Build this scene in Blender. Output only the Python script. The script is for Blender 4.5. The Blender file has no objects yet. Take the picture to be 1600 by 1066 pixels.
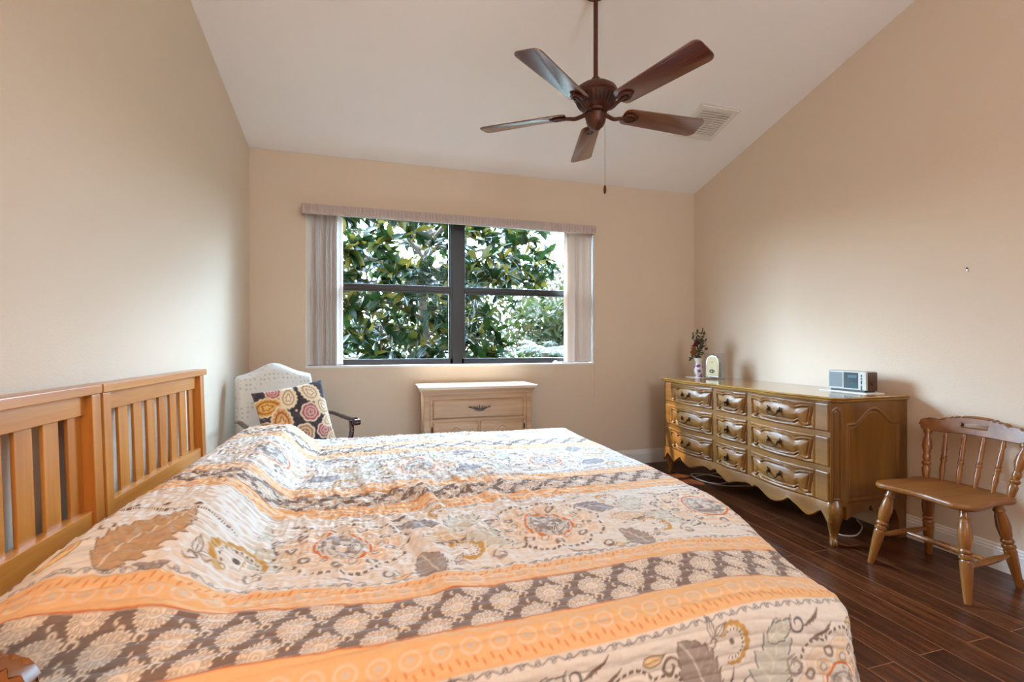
import bpy, bmesh, math, random
import numpy as np
from mathutils import Vector, Matrix

random.seed(7); np.random.seed(7)
SC = bpy.context.scene
COL = SC.collection
PI = math.pi
def R(d): return math.radians(d)
def lin(c):
    c = c/255.0
    return c/12.92 if c <= .04045 else ((c+.055)/1.055)**2.4
def C(r, g, b): return (lin(r), lin(g), lin(b), 1.0)

# ------------------------------------------------------------------ camera
CAM_H = 1.15
FPX, YAW = 721.08, .28167
cam_d = bpy.data.cameras.new('camera'); cam = bpy.data.objects.new('camera', cam_d); COL.objects.link(cam)
cam.location = (0, 0, CAM_H); cam.rotation_euler = (PI/2, 0, -YAW)
cam_d.sensor_width = 36; cam_d.lens = FPX/1600*36; cam_d.shift_y = 4.9/1600; cam_d.clip_start = .05; cam_d.clip_end = 300
SC.camera = cam
# ------------------------------------------------------------------ colour management
SC.view_settings.view_transform = 'Standard'
SC.view_settings.look = 'None'
SC.view_settings.exposure = 0.18
SC.view_settings.gamma = 1.0
SC.view_settings.use_curve_mapping = False
SC.cycles.use_denoising = True
SC.cycles.max_bounces = 8; SC.cycles.diffuse_bounces = 5; SC.cycles.transparent_max_bounces = 16
SC.cycles.caustics_reflective = False; SC.cycles.caustics_refractive = False
SC.cycles.sample_clamp_indirect = 8
# ------------------------------------------------------------------ sky, sun, lamps
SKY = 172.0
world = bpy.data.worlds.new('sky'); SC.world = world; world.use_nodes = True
wn, wl = world.node_tree.nodes, world.node_tree.links
tc = wn.new('ShaderNodeTexCoord'); sx = wn.new('ShaderNodeSeparateXYZ'); wl.new(tc.outputs['Generated'], sx.inputs[0])
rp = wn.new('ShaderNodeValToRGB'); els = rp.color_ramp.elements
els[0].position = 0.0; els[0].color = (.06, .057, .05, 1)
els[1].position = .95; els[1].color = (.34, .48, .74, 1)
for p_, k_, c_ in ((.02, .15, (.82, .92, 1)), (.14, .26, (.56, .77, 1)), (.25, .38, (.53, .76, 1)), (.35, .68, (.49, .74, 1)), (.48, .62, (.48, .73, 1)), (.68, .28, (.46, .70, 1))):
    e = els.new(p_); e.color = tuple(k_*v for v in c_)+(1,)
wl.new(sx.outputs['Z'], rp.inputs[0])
# the sky is brighter on the sun's side (front and left), dimmer to the right
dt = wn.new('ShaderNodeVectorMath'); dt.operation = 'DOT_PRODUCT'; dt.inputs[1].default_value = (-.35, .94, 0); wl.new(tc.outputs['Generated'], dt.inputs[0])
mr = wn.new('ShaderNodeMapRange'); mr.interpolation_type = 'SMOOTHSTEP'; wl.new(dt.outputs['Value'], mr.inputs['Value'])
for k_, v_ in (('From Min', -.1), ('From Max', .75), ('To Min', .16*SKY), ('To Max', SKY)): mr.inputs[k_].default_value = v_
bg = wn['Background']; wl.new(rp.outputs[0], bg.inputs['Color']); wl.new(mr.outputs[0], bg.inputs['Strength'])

def lamp(name, kind, loc, energy, color, **kw):
    d = bpy.data.lights.new(name, kind); d.energy = energy; d.color = color
    for k, v in kw.items(): setattr(d, k, v)
    o = bpy.data.objects.new(name, d); COL.objects.link(o); o.location = loc
    return o
sun = lamp('sun', 'SUN', (0, 0, 10), 15.0, (1, .93, .78), angle=R(1.0))
sun.rotation_euler = Vector((.62, -.30, -.72)).to_track_quat('-Z', 'Y').to_euler()
# window portal: guides the sampling of sky light through the opening
portal = lamp('window_portal', 'AREA', (.69, 4.16, 1.58), 1.0, (1, 1, 1), shape='RECTANGLE', size=2.5, size_y=1.24)
portal.rotation_euler = (-PI/2, 0, 0); portal.data.cycles.is_portal = True
# behind the camera: an added, unseen cool fill light, then the bedside lamp
lamp('rear_fill', 'POINT', (1.3, -2.2, 2.45), 175, (.73, .86, 1), shadow_soft_size=.7)
lamp('bedside_lamp', 'POINT', (-.67, -.35, 1.38), 34, (1, .45, .10), shadow_soft_size=.12)

# ------------------------------------------------------------------ helpers
WM = {}
def tag(o, label=None, cat=None, group=None, kind=None):
    if label: o['label'] = label
    if cat: o['category'] = cat
    if group: o['group'] = group
    if kind: o['kind'] = kind
    return o
def thing(name, label, cat, loc=(0, 0, 0), rz=0, group=None):
    o = bpy.data.objects.new(name, None); COL.objects.link(o); o.empty_display_size = .1
    o.location = loc; o.rotation_euler = (0, 0, rz)
    WM[o.name] = Matrix.Translation(loc) @ Matrix.Rotation(rz, 4, 'Z')
    return tag(o, label, cat, group)
def obj(name, bm, mat, parent=None, local=False, sharp=40, label=None):
    """link bm as ONE mesh object; world coordinates unless local"""
    if parent is not None and not local: bm.transform(WM[parent.name].inverted())
    bmesh.ops.recalc_face_normals(bm, faces=bm.faces)
    me = bpy.data.meshes.new(name); bm.to_mesh(me); bm.free()
    return link(name, me, mat, parent, sharp, label)
def link(name, me, mat, parent=None, sharp=40, label=None):
    if isinstance(mat, (list, tuple)):
        for m in mat: me.materials.append(m)
    else: me.materials.append(mat)
    me.shade_smooth()
    if sharp is not None: me.set_sharp_from_angle(angle=R(sharp))
    o = bpy.data.objects.new(name, me); COL.objects.link(o)
    if sharp is not None and len(me.vertices) < 40000:
        wnm = o.modifiers.new('weighted_normal', 'WEIGHTED_NORMAL'); wnm.keep_sharp = True; wnm.weight = 90
    if parent is not None: o.parent = parent; WM[o.name] = WM[parent.name]
    if label: o['label'] = label
    return o
def struct(name, bm, mat, sharp=40, parent=None):
    o = obj(name, bm, mat, parent, sharp=sharp)
    if parent is None: o['kind'] = 'structure'
    return o
def dup(root, loc, rz, label=None, group=None):
    r = root.copy(); COL.objects.link(r); r.location = loc; r.rotation_euler = (0, 0, rz)
    if label: r['label'] = label
    if group: r['group'] = group
    for ch in list(root.children):
        c = ch.copy(); COL.objects.link(c); c.parent = r
        for g in list(ch.children):
            d = g.copy(); COL.objects.link(d); d.parent = c
    return r
def NB(): return bmesh.new()
def box(bm, x0, x1, y0, y1, z0, z1, bev=0, seg=2):
    if x1 < x0: x0, x1 = x1, x0
    if y1 < y0: y0, y1 = y1, y0
    m = Matrix.Translation(((x0+x1)/2, (y0+y1)/2, (z0+z1)/2)) @ Matrix.Diagonal((x1-x0, y1-y0, z1-z0, 1))
    r = bmesh.ops.create_cube(bm, size=1, matrix=m)
    if bev > 0:
        ed = list({e for v in r['verts'] for e in v.link_edges})
        bmesh.ops.bevel(bm, geom=ed, offset=bev, segments=seg, profile=.5, affect='EDGES')
    return bm
def frame_for(d):
    d = Vector(d).normalized(); a = Vector((0, 0, 1)) if abs(d.z) < .9 else Vector((1, 0, 0))
    x = d.cross(a).normalized(); y = d.cross(x).normalized()
    return x, y
def rings(bm, rr, cap=True, closed=False):
    vs = [[bm.verts.new(p) for p in ring] for ring in rr]
    n = len(vs[0])
    for i in range(len(vs)-(0 if closed else 1)):
        a, b = vs[i], vs[(i+1) % len(vs)]
        for j in range(n):
            bm.faces.new((a[j], a[(j+1) % n], b[(j+1) % n], b[j]))
    if cap and not closed:
        bm.faces.new(vs[0][::-1]); bm.faces.new(vs[-1])
    return bm
def tube(bm, pts, r, seg=10, flat=1.0):
    pts = [Vector(p) for p in pts]; rr = []
    px = None
    for i, p in enumerate(pts):
        d = (pts[min(i+1, len(pts)-1)] - pts[max(i-1, 0)])
        x, y = frame_for(d)
        if px is not None:
            x = (px - d.normalized()*px.dot(d.normalized())).normalized(); y = d.normalized().cross(x)
        px = x
        ra = r[i] if isinstance(r, (list, tuple)) else r
        rr.append([p + x*ra*math.cos(2*PI*k/seg) + y*ra*flat*math.sin(2*PI*k/seg) for k in range(seg)])
    return rings(bm, rr)
def turned(bm, p0, p1, prof, seg=20):
    """lathe-turned spindle between two points; prof = [(t, radius)]"""
    p0, p1 = Vector(p0), Vector(p1); d = p1-p0; x, y = frame_for(d)
    return rings(bm, [[p0 + d*t + (x*math.cos(2*PI*k/seg) + y*math.sin(2*PI*k/seg))*max(r, .0004) for k in range(seg)] for t, r in prof])
def lathe(bm, prof, c, seg=32):
    return rings(bm, [[Vector(c) + Vector((max(r, .0004)*math.cos(2*PI*k/seg), max(r, .0004)*math.sin(2*PI*k/seg), z)) for k in range(seg)] for r, z in prof])
def spline(pts, n=8):
    """Catmull-Rom through pts"""
    P = [Vector(p) for p in pts]; P = [P[0]*2-P[1]] + P + [P[-1]*2-P[-2]]; out = []
    for i in range(1, len(P)-2):
        for k in range(n):
            t = k/n
            out.append(.5*((2*P[i]) + (P[i+1]-P[i-1])*t + (2*P[i-1]-5*P[i]+4*P[i+1]-P[i+2])*t*t + (3*P[i]-3*P[i+1]+P[i+2]-P[i-1])*t**3))
    out.append(P[-2]); return out
def prism(bm, poly, f0, f1, bev=0, seg=2):
    """poly: 2D points; f0/f1 map a 2D point to the two end faces"""
    a = [bm.verts.new(f0(p)) for p in poly]; b = [bm.verts.new(f1(p)) for p in poly]; n = len(poly)
    fs = [bm.faces.new(a[::-1]), bm.faces.new(b)]
    for i in range(n): fs.append(bm.faces.new((a[i], a[(i+1) % n], b[(i+1) % n], b[i])))
    if bev:
        ed = set(fs[0].edges) | set(fs[1].edges)
        bmesh.ops.bevel(bm, geom=list(ed), offset=bev, segments=seg, profile=.5, affect='EDGES')
    return bm
def grid(bm, fn, n, m):
    vs = [[bm.verts.new(fn(i/(n-1), j/(m-1))) for j in range(m)] for i in range(n)]
    for i in range(n-1):
        for j in range(m-1): bm.faces.new((vs[i][j], vs[i+1][j], vs[i+1][j+1], vs[i][j+1]))
    return vs
def thicken(bm, th):
    """give every sheet in bm a real thickness"""
    bm.normal_update(); fs = list(bm.faces); be = [e for e in bm.edges if len(e.link_faces) == 1]
    new = {v: bm.verts.new(v.co-v.normal*th) for v in list(bm.verts)}
    for e in be:
        a, b = e.verts; bm.faces.new((a, b, new[b], new[a]))
    for f in fs: bm.faces.new([new[v] for v in reversed(f.verts)])
def sms(a, b, x):
    t = np.clip((np.asarray(x, dtype=float)-a)/(b-a), 0, 1); return t*t*(3-2*t)

# ------------------------------------------------------------------ materials
def mat_base(name):
    m = bpy.data.materials.new(name); m.use_nodes = True
    return m, m.node_tree.nodes, m.node_tree.links, m.node_tree.nodes['Principled BSDF']
def P(name, col, rough=.5, metal=0, bump=0, bscale=200, var=0, vscale=6, coat=0, spec=None, sheen=0):
    m, n, l, b = mat_base(name)
    b.inputs['Base Color'].default_value = col; b.inputs['Roughness'].default_value = rough; b.inputs['Metallic'].default_value = metal
    if coat: b.inputs['Coat Weight'].default_value = coat; b.inputs['Coat Roughness'].default_value = .12
    if spec is not None: b.inputs['Specular IOR Level'].default_value = spec
    if sheen: b.inputs['Sheen Weight'].default_value = sheen
    t = n.new('ShaderNodeTexCoord')
    if var:
        z = n.new('ShaderNodeTexNoise'); z.inputs['Scale'].default_value = vscale; z.inputs['Detail'].default_value = 4
        l.new(t.outputs['Object'], z.inputs['Vector'])
        mx = n.new('ShaderNodeMix'); mx.data_type = 'RGBA'
        mx.inputs['A'].default_value = tuple(c*(1-var) for c in col[:3])+(1,); mx.inputs['B'].default_value = tuple(min(1, c*(1+var)) for c in col[:3])+(1,)
        l.new(z.outputs['Fac'], mx.inputs['Factor']); l.new(mx.outputs['Result'], b.inputs['Base Color'])
    if bump:
        z = n.new('ShaderNodeTexNoise'); z.inputs['Scale'].default_value = bscale; z.inputs['Detail'].default_value = 3
        l.new(t.outputs['Object'], z.inputs['Vector'])
        bp = n.new('ShaderNodeBump'); bp.inputs['Strength'].default_value = bump; bp.inputs['Distance'].default_value = .004
        l.new(z.outputs['Fac'], bp.inputs['Height']); l.new(bp.outputs[0], b.inputs['Normal'])
    return m
def wood(name, c1, c2, axis='Z', rough=.3, coat=.3, stretch=14, scale=5, c3=None, spec=.5):
    m, n, l, b = mat_base(name)
    t = n.new('ShaderNodeTexCoord'); mp = n.new('ShaderNodeMapping'); l.new(t.outputs['Object'], mp.inputs['Vector'])
    s = [scale*stretch**.5]*3; s['XYZ'.index(axis)] = scale/stretch**.5*.8
    mp.inputs['Scale'].default_value = s
    z = n.new('ShaderNodeTexNoise'); z.inputs['Scale'].default_value = 1; z.inputs['Detail'].default_value = 6; z.inputs['Roughness'].default_value = .6; z.inputs['Distortion'].default_value = .4
    l.new(mp.outputs[0], z.inputs['Vector'])
    r = n.new('ShaderNodeValToRGB'); r.color_ramp.elements[0].position = .33; r.color_ramp.elements[0].color = c1
    r.color_ramp.elements[1].position = .68; r.color_ramp.elements[1].color = c2
    if c3: q = r.color_ramp.elements.new(.5); q.color = c3
    l.new(z.outputs['Fac'], r.inputs[0]); l.new(r.outputs[0], b.inputs['Base Color'])
    b.inputs['Roughness'].default_value = rough; b.inputs['Coat Weight'].default_value = coat; b.inputs['Coat Roughness'].default_value = .15
    b.inputs['Specular IOR Level'].default_value = spec
    bp = n.new('ShaderNodeBump'); bp.inputs['Strength'].default_value = .08; bp.inputs['Distance'].default_value = .002
    l.new(z.outputs['Fac'], bp.inputs['Height']); l.new(bp.outputs[0], b.inputs['Normal'])
    return m
M = {}
M['wall'] = P('wall_paint', C(213, 195, 174), .75, bump=.25, bscale=130, spec=.25)
M['ceiling'] = P('ceiling_paint', C(244, 242, 243), .9, bump=.35, bscale=90, spec=.1)
M['white'] = P('white_trim_paint', C(226, 222, 216), .4)
M['bronze_frame'] = P('dark_bronze_frame', C(28, 26, 24), .4)
M['fan_metal'] = P('oiled_bronze', C(84, 48, 36), .42, .5, var=.2, vscale=30)
M['fan_dark'] = P('dark_slot', C(20, 12, 10), .6)
M['blade'] = wood('fan_blade_wood', C(82, 32, 18), C(116, 52, 28), 'X', .26, .9, 20, 9)
_b = M['blade'].node_tree.nodes['Principled BSDF']; _b.inputs['Coat IOR'].default_value = 1.9; _b.inputs['Coat Roughness'].default_value = .24
M['pine'] = wood('honey_pine_bed', C(168, 98, 34), C(198, 130, 56), 'Z', .32, .35, 16, 5)
M['pine_h'] = wood('honey_pine_rail', C(172, 102, 36), C(204, 138, 62), 'Y', .30, .35, 16, 5)
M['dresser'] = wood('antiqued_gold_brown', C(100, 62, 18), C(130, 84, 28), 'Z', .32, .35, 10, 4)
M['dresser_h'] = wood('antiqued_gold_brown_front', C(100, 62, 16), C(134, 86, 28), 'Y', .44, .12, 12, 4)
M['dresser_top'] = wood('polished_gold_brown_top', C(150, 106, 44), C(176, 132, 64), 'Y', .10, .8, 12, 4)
M['pull'] = P('blackened_brass', C(48, 36, 24), .4, .8)
M['maple'] = wood('golden_maple', C(112, 64, 20), C(146, 90, 34), 'Z', .3, .3, 10, 7)
M['maple_h'] = wood('golden_maple_seat', C(110, 64, 22), C(146, 90, 36), 'Y', .38, .2, 10, 7)
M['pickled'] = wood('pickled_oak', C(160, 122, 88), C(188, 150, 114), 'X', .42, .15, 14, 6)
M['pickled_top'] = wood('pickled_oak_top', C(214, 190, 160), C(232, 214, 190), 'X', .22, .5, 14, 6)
M['pewter'] = P('antique_pewter', C(112, 104, 94), .45, .8)
M['mahogany'] = wood('dark_mahogany', C(44, 18, 14), C(70, 28, 20), 'Y', .2, .6, 10, 8)
M['mattress'] = P('mattress_ticking', C(205, 200, 195), .9)
M['cord'] = P('white_cord', C(214, 208, 200), .5)
M['chain'] = P('brass_chain', C(150, 120, 80), .35, .9)

# floor: reddish brown planks along Y
def floor_mat():
    m, n, l, b = mat_base('dark_plank_floor')
    t = n.new('ShaderNodeTexCoord'); s = n.new('ShaderNodeSeparateXYZ'); c = n.new('ShaderNodeCombineXYZ')
    l.new(t.outputs['Object'], s.inputs[0]); l.new(s.outputs['Y'], c.inputs['X']); l.new(s.outputs['X'], c.inputs['Y'])
    br = n.new('ShaderNodeTexBrick'); l.new(c.outputs[0], br.inputs['Vector'])
    br.inputs['Scale'].default_value = 1; br.inputs['Brick Width'].default_value = 1.22; br.inputs['Row Height'].default_value = .128
    br.inputs['Mortar Size'].default_value = .0016; br.inputs['Mortar Smooth'].default_value = .3; br.offset = .37; br.inputs['Bias'].default_value = 0
    br.inputs['Color1'].default_value = (0, 0, 0, 1); br.inputs['Color2'].default_value = (1, 1, 1, 1); br.inputs['Mortar'].default_value = (.5, .5, .5, 1)
    mp = n.new('ShaderNodeMapping'); mp.inputs['Scale'].default_value = (3.2, 42, 1); l.new(c.outputs[0], mp.inputs['Vector'])
    ad = n.new('ShaderNodeVectorMath'); ad.operation = 'ADD'; l.new(mp.outputs[0], ad.inputs[0])
    sc = n.new('ShaderNodeVectorMath'); sc.operation = 'SCALE'; sc.inputs['Scale'].default_value = 17; l.new(br.outputs['Color'], sc.inputs[0]); l.new(sc.outputs[0], ad.inputs[1])
    z = n.new('ShaderNodeTexNoise'); z.inputs['Scale'].default_value = 1; z.inputs['Detail'].default_value = 7; z.inputs['Roughness'].default_value = .62; z.inputs['Distortion'].default_value = .5
    l.new(ad.outputs[0], z.inputs['Vector'])
    r = n.new('ShaderNodeValToRGB'); r.color_ramp.elements[0].position = .30; r.color_ramp.elements[0].color = C(46, 22, 12)
    r.color_ramp.elements[1].position = .75; r.color_ramp.elements[1].color = C(120, 66, 34)
    q = r.color_ramp.elements.new(.5); q.color = C(82, 42, 22); l.new(z.outputs['Fac'], r.inputs[0])
    mx = n.new('ShaderNodeMix'); mx.data_type = 'RGBA'; mx.blend_type = 'MULTIPLY'; mx.inputs['Factor'].default_value = .45
    l.new(r.outputs[0], mx.inputs['A']); l.new(br.outputs['Color'], mx.inputs['B'])
    m2 = n.new('ShaderNodeMix'); m2.data_type = 'RGBA'; l.new(br.outputs['Fac'], m2.inputs['Factor']); l.new(mx.outputs['Result'], m2.inputs['A']); m2.inputs['B'].default_value = C(150, 100, 66)
    l.new(m2.outputs['Result'], b.inputs['Base Color'])
    b.inputs['Roughness'].default_value = .30; b.inputs['Specular IOR Level'].default_value = .4
    bp = n.new('ShaderNodeBump'); bp.inputs['Strength'].default_value = .12; bp.inputs['Distance'].default_value = .003
    l.new(z.outputs['Fac'], bp.inputs['Height']); l.new(bp.outputs[0], b.inputs['Normal'])
    return m
M['floor'] = floor_mat()
def glass_mat(name, tint=(1, 1, 1, 1), k=.06):
    m, n, l, b = mat_base(name); n.remove(b)
    tr = n.new('ShaderNodeBsdfTransparent'); tr.inputs[0].default_value = tint
    gl = n.new('ShaderNodeBsdfGlossy'); gl.inputs['Roughness'].default_value = .02
    lw = n.new('ShaderNodeLayerWeight'); lw.inputs['Blend'].default_value = .12
    mth = n.new('ShaderNodeMath'); mth.operation = 'MULTIPLY'; mth.inputs[1].default_value = k*6; l.new(lw.outputs['Fresnel'], mth.inputs[0])
    mx = n.new('ShaderNodeMixShader'); l.new(mth.outputs[0], mx.inputs[0]); l.new(tr.outputs[0], mx.inputs[1]); l.new(gl.outputs[0], mx.inputs[2])
    l.new(mx.outputs[0], n['Material Output'].inputs[0]); return m
M['glass'] = glass_mat('window_glass', (.97, .985, .98, 1), .08)
M['crystal'] = glass_mat('clear_crystal', (.90, .92, .93, 1), .14)
def slat_mat():
    m, n, l, b = mat_base('woven_blind_fabric')
    t = n.new('ShaderNodeTexCoord'); z = n.new('ShaderNodeTexWave'); z.bands_direction = 'Z'; z.inputs['Scale'].default_value = 90; z.inputs['Distortion'].default_value = 3
    l.new(t.outputs['Object'], z.inputs['Vector'])
    r = n.new('ShaderNodeValToRGB'); r.color_ramp.elements[0].color = C(232, 222, 216); r.color_ramp.elements[1].color = C(244, 237, 232); l.new(z.outputs['Fac'], r.inputs[0])
    l.new(r.outputs[0], b.inputs['Base Color']); b.inputs['Roughness'].default_value = .8
    tl = n.new('ShaderNodeBsdfTranslucent'); tl.inputs[0].default_value = C(236, 226, 214)
    mx = n.new('ShaderNodeMixShader'); mx.inputs[0].default_value = .35; l.new(b.outputs[0], mx.inputs[1]); l.new(tl.outputs[0], mx.inputs[2]); l.new(mx.outputs[0], n['Material Output'].inputs[0])
    return m
M['slat'] = slat_mat()
M['pelmet'] = P('ruched_pelmet_fabric', C(190, 174, 168), .85, bump=.4, bscale=300)

# ------------------------------------------------------------------ room shell
D, XL, XR, HC, SL = 3.943, -.9487, 3.0417, 2.6533, .2647
YB = -2.7
T = .13
def HCE(y): return HC + SL*(D-y)
WX0, WX1, WZ0, WZ1 = -.549, 1.935, .972, 2.262
bm = NB(); box(bm, XL-.2, XR+.2, YB-.2, D+T, -.12, 0); struct('floor', bm, M['floor'])
bm = NB()
prism(bm, [(D+T, HCE(D+T)), (D+T, HCE(D+T)+.12), (YB-.2, HCE(YB-.2)+.12), (YB-.2, HCE(YB-.2))], lambda p: (XL-.2, p[0], p[1]), lambda p: (XR+.2, p[0], p[1]))
struct('ceiling', bm, M['ceiling'])
for nm, xa, xb in (('wall_left', XL-T, XL), ('wall_right', XR, XR+T)):
    bm = NB(); prism(bm, [(YB, 0), (D+T, 0), (D+T, HCE(D+T)), (YB, HCE(YB))], lambda p: (xa, p[0], p[1]), lambda p: (xb, p[0], p[1]))
    struct(nm, bm, M['wall'])
bm = NB()
box(bm, XL, WX0, D, D+T, 0, HC-.002); box(bm, WX1, XR, D, D+T, 0, HC-.002); box(bm, WX0, WX1, D, D+T, 0, WZ0); box(bm, WX0, WX1, D, D+T, WZ1, HC-.002)
struct('wall_far', bm, M['wall'])
bm = NB(); box(bm, XL, XR, YB-T, YB, 0, HCE(YB)-.002); struct('wall_near', bm, M['wall'])
# white reveal and sill of the window
bm = NB()
box(bm, WX0-.004, WX1+.004, D-.012, D+T-.03, WZ0-.014, WZ0+.004, .002)
box(bm, WX0-.001, WX0+.005, D-.001, D+T-.03, WZ0+.004, WZ1)
box(bm, WX1-.005, WX1+.001, D-.001, D+T-.03, WZ0+.004, WZ1)
box(bm, WX0, WX1, D-.001, D+T-.03, WZ1-.005, WZ1)
struct('trim_1', bm, M['white'])
# baseboards with a stepped moulding
def bb_prof(): return [(0, 0), (.014, 0), (.014, .098), (.011, .102), (.011, .112), (.007, .118), (.007, .126), (.003, .133), (0, .133)]
def baseboard(name, f0, f1):
    bm = NB(); prism(bm, bb_prof(), f0, f1); struct(name, bm, M['white'], 20)
baseboard('baseboard_far', lambda p: (XL, D-p[0], p[1]), lambda p: (XR, D-p[0], p[1]))
baseboard('baseboard_right', lambda p: (XR-p[0], YB, p[1]), lambda p: (XR-p[0], D-.014, p[1]))
baseboard('baseboard_left', lambda p: (XL+p[0], YB, p[1]), lambda p: (XL+p[0], D-.014, p[1]))
baseboard('baseboard_near', lambda p: (XL+.014, YB+p[0], p[1]), lambda p: (XR-.014, YB+p[0], p[1]))

# ------------------------------------------------------------------ window
FY0, FY1 = D+.092, D+T+.01
bm = NB()
MX0, MX1 = .604, .727; RZ = 1.624
def fb(a, b, c, d, y0=FY0, y1=FY1): box(bm, a, b, y0, y1, c, d, .003)
x0, x1, z0, z1 = WX0+.005, WX1-.005, WZ0+.004, WZ1-.005
fb(x0, x1, z0, 1.024); fb(x0, x1, z1-.05, z1); fb(x0, x0+.05, z0, z1); fb(x1-.05, x1, z0, z1); fb(MX0+.02, MX1-.02, z0, z1, FY0-.012, FY1); fb(MX0, MX1, z0, z1)
for a, b in ((x0+.05, MX0), (MX1, x1-.05)):
    fb(a, b, RZ-.03, RZ+.03, FY0+.004, FY1-.004); fb(a, b, RZ-.016, RZ+.004, FY0-.006, FY1-.01)
    fb(a, a+.012, z0+.05, z1-.05, FY0+.01, FY1-.01); fb(b-.012, b, z0+.05, z1-.05, FY0+.01, FY1-.01)
win = struct('window_1', bm, M['bronze_frame'])
WM[win.name] = Matrix()
for a, b in ((x0+.05, MX0), (MX1, x1-.05)):
    for c, d in ((1.024, RZ-.02), (RZ+.02, z1-.05)):
        bm = NB(); box(bm, a, b, FY0+.022, FY0+.026, c, d); obj('pane', bm, M['glass'], win)
bm = NB(); box(bm, 1.56, 1.66, FY0-.022, FY0-.001, WZ0+.004, WZ0+.016, .004); box(bm, 1.57, 1.60, FY0-.02, FY0-.001, WZ0+.016, WZ0+.024, .003)
obj('latch', bm, M['white'], win, label='small white latch')

# vertical blind: pelmet, headrail, slats, cord
blind = thing('vertical_blind', 'pale vertical blind drawn open to both sides of the window under a ruched pelmet', 'blind', (.68, D-.03, WZ0))
PX0, PX1, PZ0, PZ1, PYF = -.566, 1.905, 2.155, 2.232, D-.105
bm = NB()
rng = np.random.RandomState(3)
n = 520; gx = rng.rand(n)*.6 + .4*np.sin(np.arange(n)*1.9)
path = [(PX0, D)]+[(PX0, D-.105*k/8) for k in range(1, 8)] + [(PX0+(PX1-PX0)*k/(n-1), PYF) for k in range(n)] + [(PX1, D-.105+.105*k/8) for k in range(1, 8)]+[(PX1, D-.001)]
def pel(i, j):
    k = min(int(round(i*(len(path)-1))), len(path)-1); x, y = path[k]
    d = gx[(k*7) % n]*.004 + .004*math.sin(k*2.6)*(.35+.65*math.sin(PI*j)) ; z = PZ0+(PZ1-PZ0)*j
    pr = .009*math.sin(PI*j)**.35
    z += .0016*math.sin(k*.9)*(1 if j < .15 else 0)
    if y <= PYF+1e-6: return (x, y-pr-d, z)
    s = -1 if x < .5 else 1
    return (x+s*(pr+d), y, z)
grid(bm, pel, len(path), 8)
thicken(bm, .004)
obj('pelmet', bm, M['pelmet'], blind, sharp=60)
bm = NB(); box(bm, PX0+.02, PX1-.02, D-.07, D-.004, 2.175, 2.215, .004); box(bm, PX0+.004, PX1-.004, D-.104, D-.002, 2.222, 2.230); obj('headrail', bm, M['white'], blind)
def slat(x, ang, yc=D+.024, w=.086, z0=WZ0+.013):
    bm = NB(); pts = []
    ca, sa = math.cos(ang), math.sin(ang)
    def fn(i, j):
        s = (i-.5)*w; c = .006*math.cos((i-.5)*PI)
        return (x+s*ca-c*sa, yc+s*sa+c*ca, z0+(2.185-z0)*j)
    grid(bm, fn, 7, 2); thicken(bm, .0012)
    obj('slat', bm, M['slat'], blind)
slat(-.505, R(28), D+.03)
for k in range(17): slat(-.478+.0112*k, R(40+rng.rand()*22), D+.022+.016*rng.rand())
slat(1.685, R(22), D+.035)
for k in range(11): slat(1.716+.0178*k, R(116+rng.rand()*22), D+.022+.014*rng.rand(), .08)
bm = NB()
tube(bm, spline([(1.925, D-.02, 2.165), (1.945, D-.012, 2.0), (1.937, D-.012, 1.75), (1.943, D-.012, 1.35), (1.94, D-.012, 1.0), (1.942, D-.012, .64)], 6), .0022, 6)
tube(bm, spline([(1.915, D-.02, 2.165), (1.94, D-.016, 2.0), (1.925, D-.016, 1.7), (1.932, D-.016, 1.30), (1.936, D-.013, 1.16)], 6), .003, 6)
turned(bm, (1.936, D-.013, 1.12), (1.936, D-.013, 1.17), [(0, .003), (.2, .008), (.8, .008), (1, .003)], 10)
obj('cord', bm, M['cord'], blind)
bm = NB(); turned(bm, (1.942, D-.012, .612), (1.942, D-.012, .65), [(0, .009), (.15, .010), (.8, .006), (1, .002)], 12); obj('cord_weight', bm, M['cord'], blind)

# ------------------------------------------------------------------ ceiling vent
ct, st = math.cos(math.atan(SL)), math.sin(math.atan(SL))
vent = thing('ceiling_vent', 'white louvred air vent in the sloping ceiling behind the fan blades', 'vent', (2.475, 3.055, HCE(3.055)))
def vp(x, s, d): # along slope s (up the slope toward -Y), d below ceiling
    return Vector((2.475+x, 3.055-s*ct-d*st, HCE(3.055)+s*st-d*ct))
def vbox(bm, a, b, c, d, e, f):
    vs = [bm.verts.new(vp(x, s, q)) for x in (a, b) for s in (c, d) for q in (e, f)]
    for q in ((0, 1, 3, 2), (4, 6, 7, 5), (0, 4, 5, 1), (2, 3, 7, 6), (0, 2, 6, 4), (1, 5, 7, 3)): bm.faces.new([vs[i] for i in q])
bm = NB()
for a, b, c, d in ((-.165, .165, .135, .165), (-.165, .165, -.165, -.135), (-.165, -.135, -.135, .135), (.135, .165, -.135, .135)): vbox(bm, a, b, c, d, 0, .012)
vbox(bm, -.18, .18, -.18, .18, 0, .004)
obj('frame', bm, M['white'], vent)
bm = NB(); vbox(bm, -.134, .134, -.134, .134, .004, .0046); obj('backing', bm, M['fan_dark'], vent, label='dark duct opening')
for k in range(12):
    bm = NB(); s = -.134+.0223*k+.002
    vs = [bm.verts.new(vp(x, s+a, q)) for x in (-.134, .134) for a, q in ((0, .0065), (.003, .0055), (.0215, .0095), (.0200, .0115))]
    for q in ((0, 1, 2, 3), (4, 7, 6, 5), (0, 4, 5, 1), (1, 5, 6, 2), (2, 6, 7, 3), (3, 7, 4, 0)): bm.faces.new([vs[i] for i in q])
    obj('louvre', bm, M['white'], vent)
bm = NB(); vbox(bm, .022, .028, -.134, .134, .012, .0135); obj('divider', bm, M['white'], vent)

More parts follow.
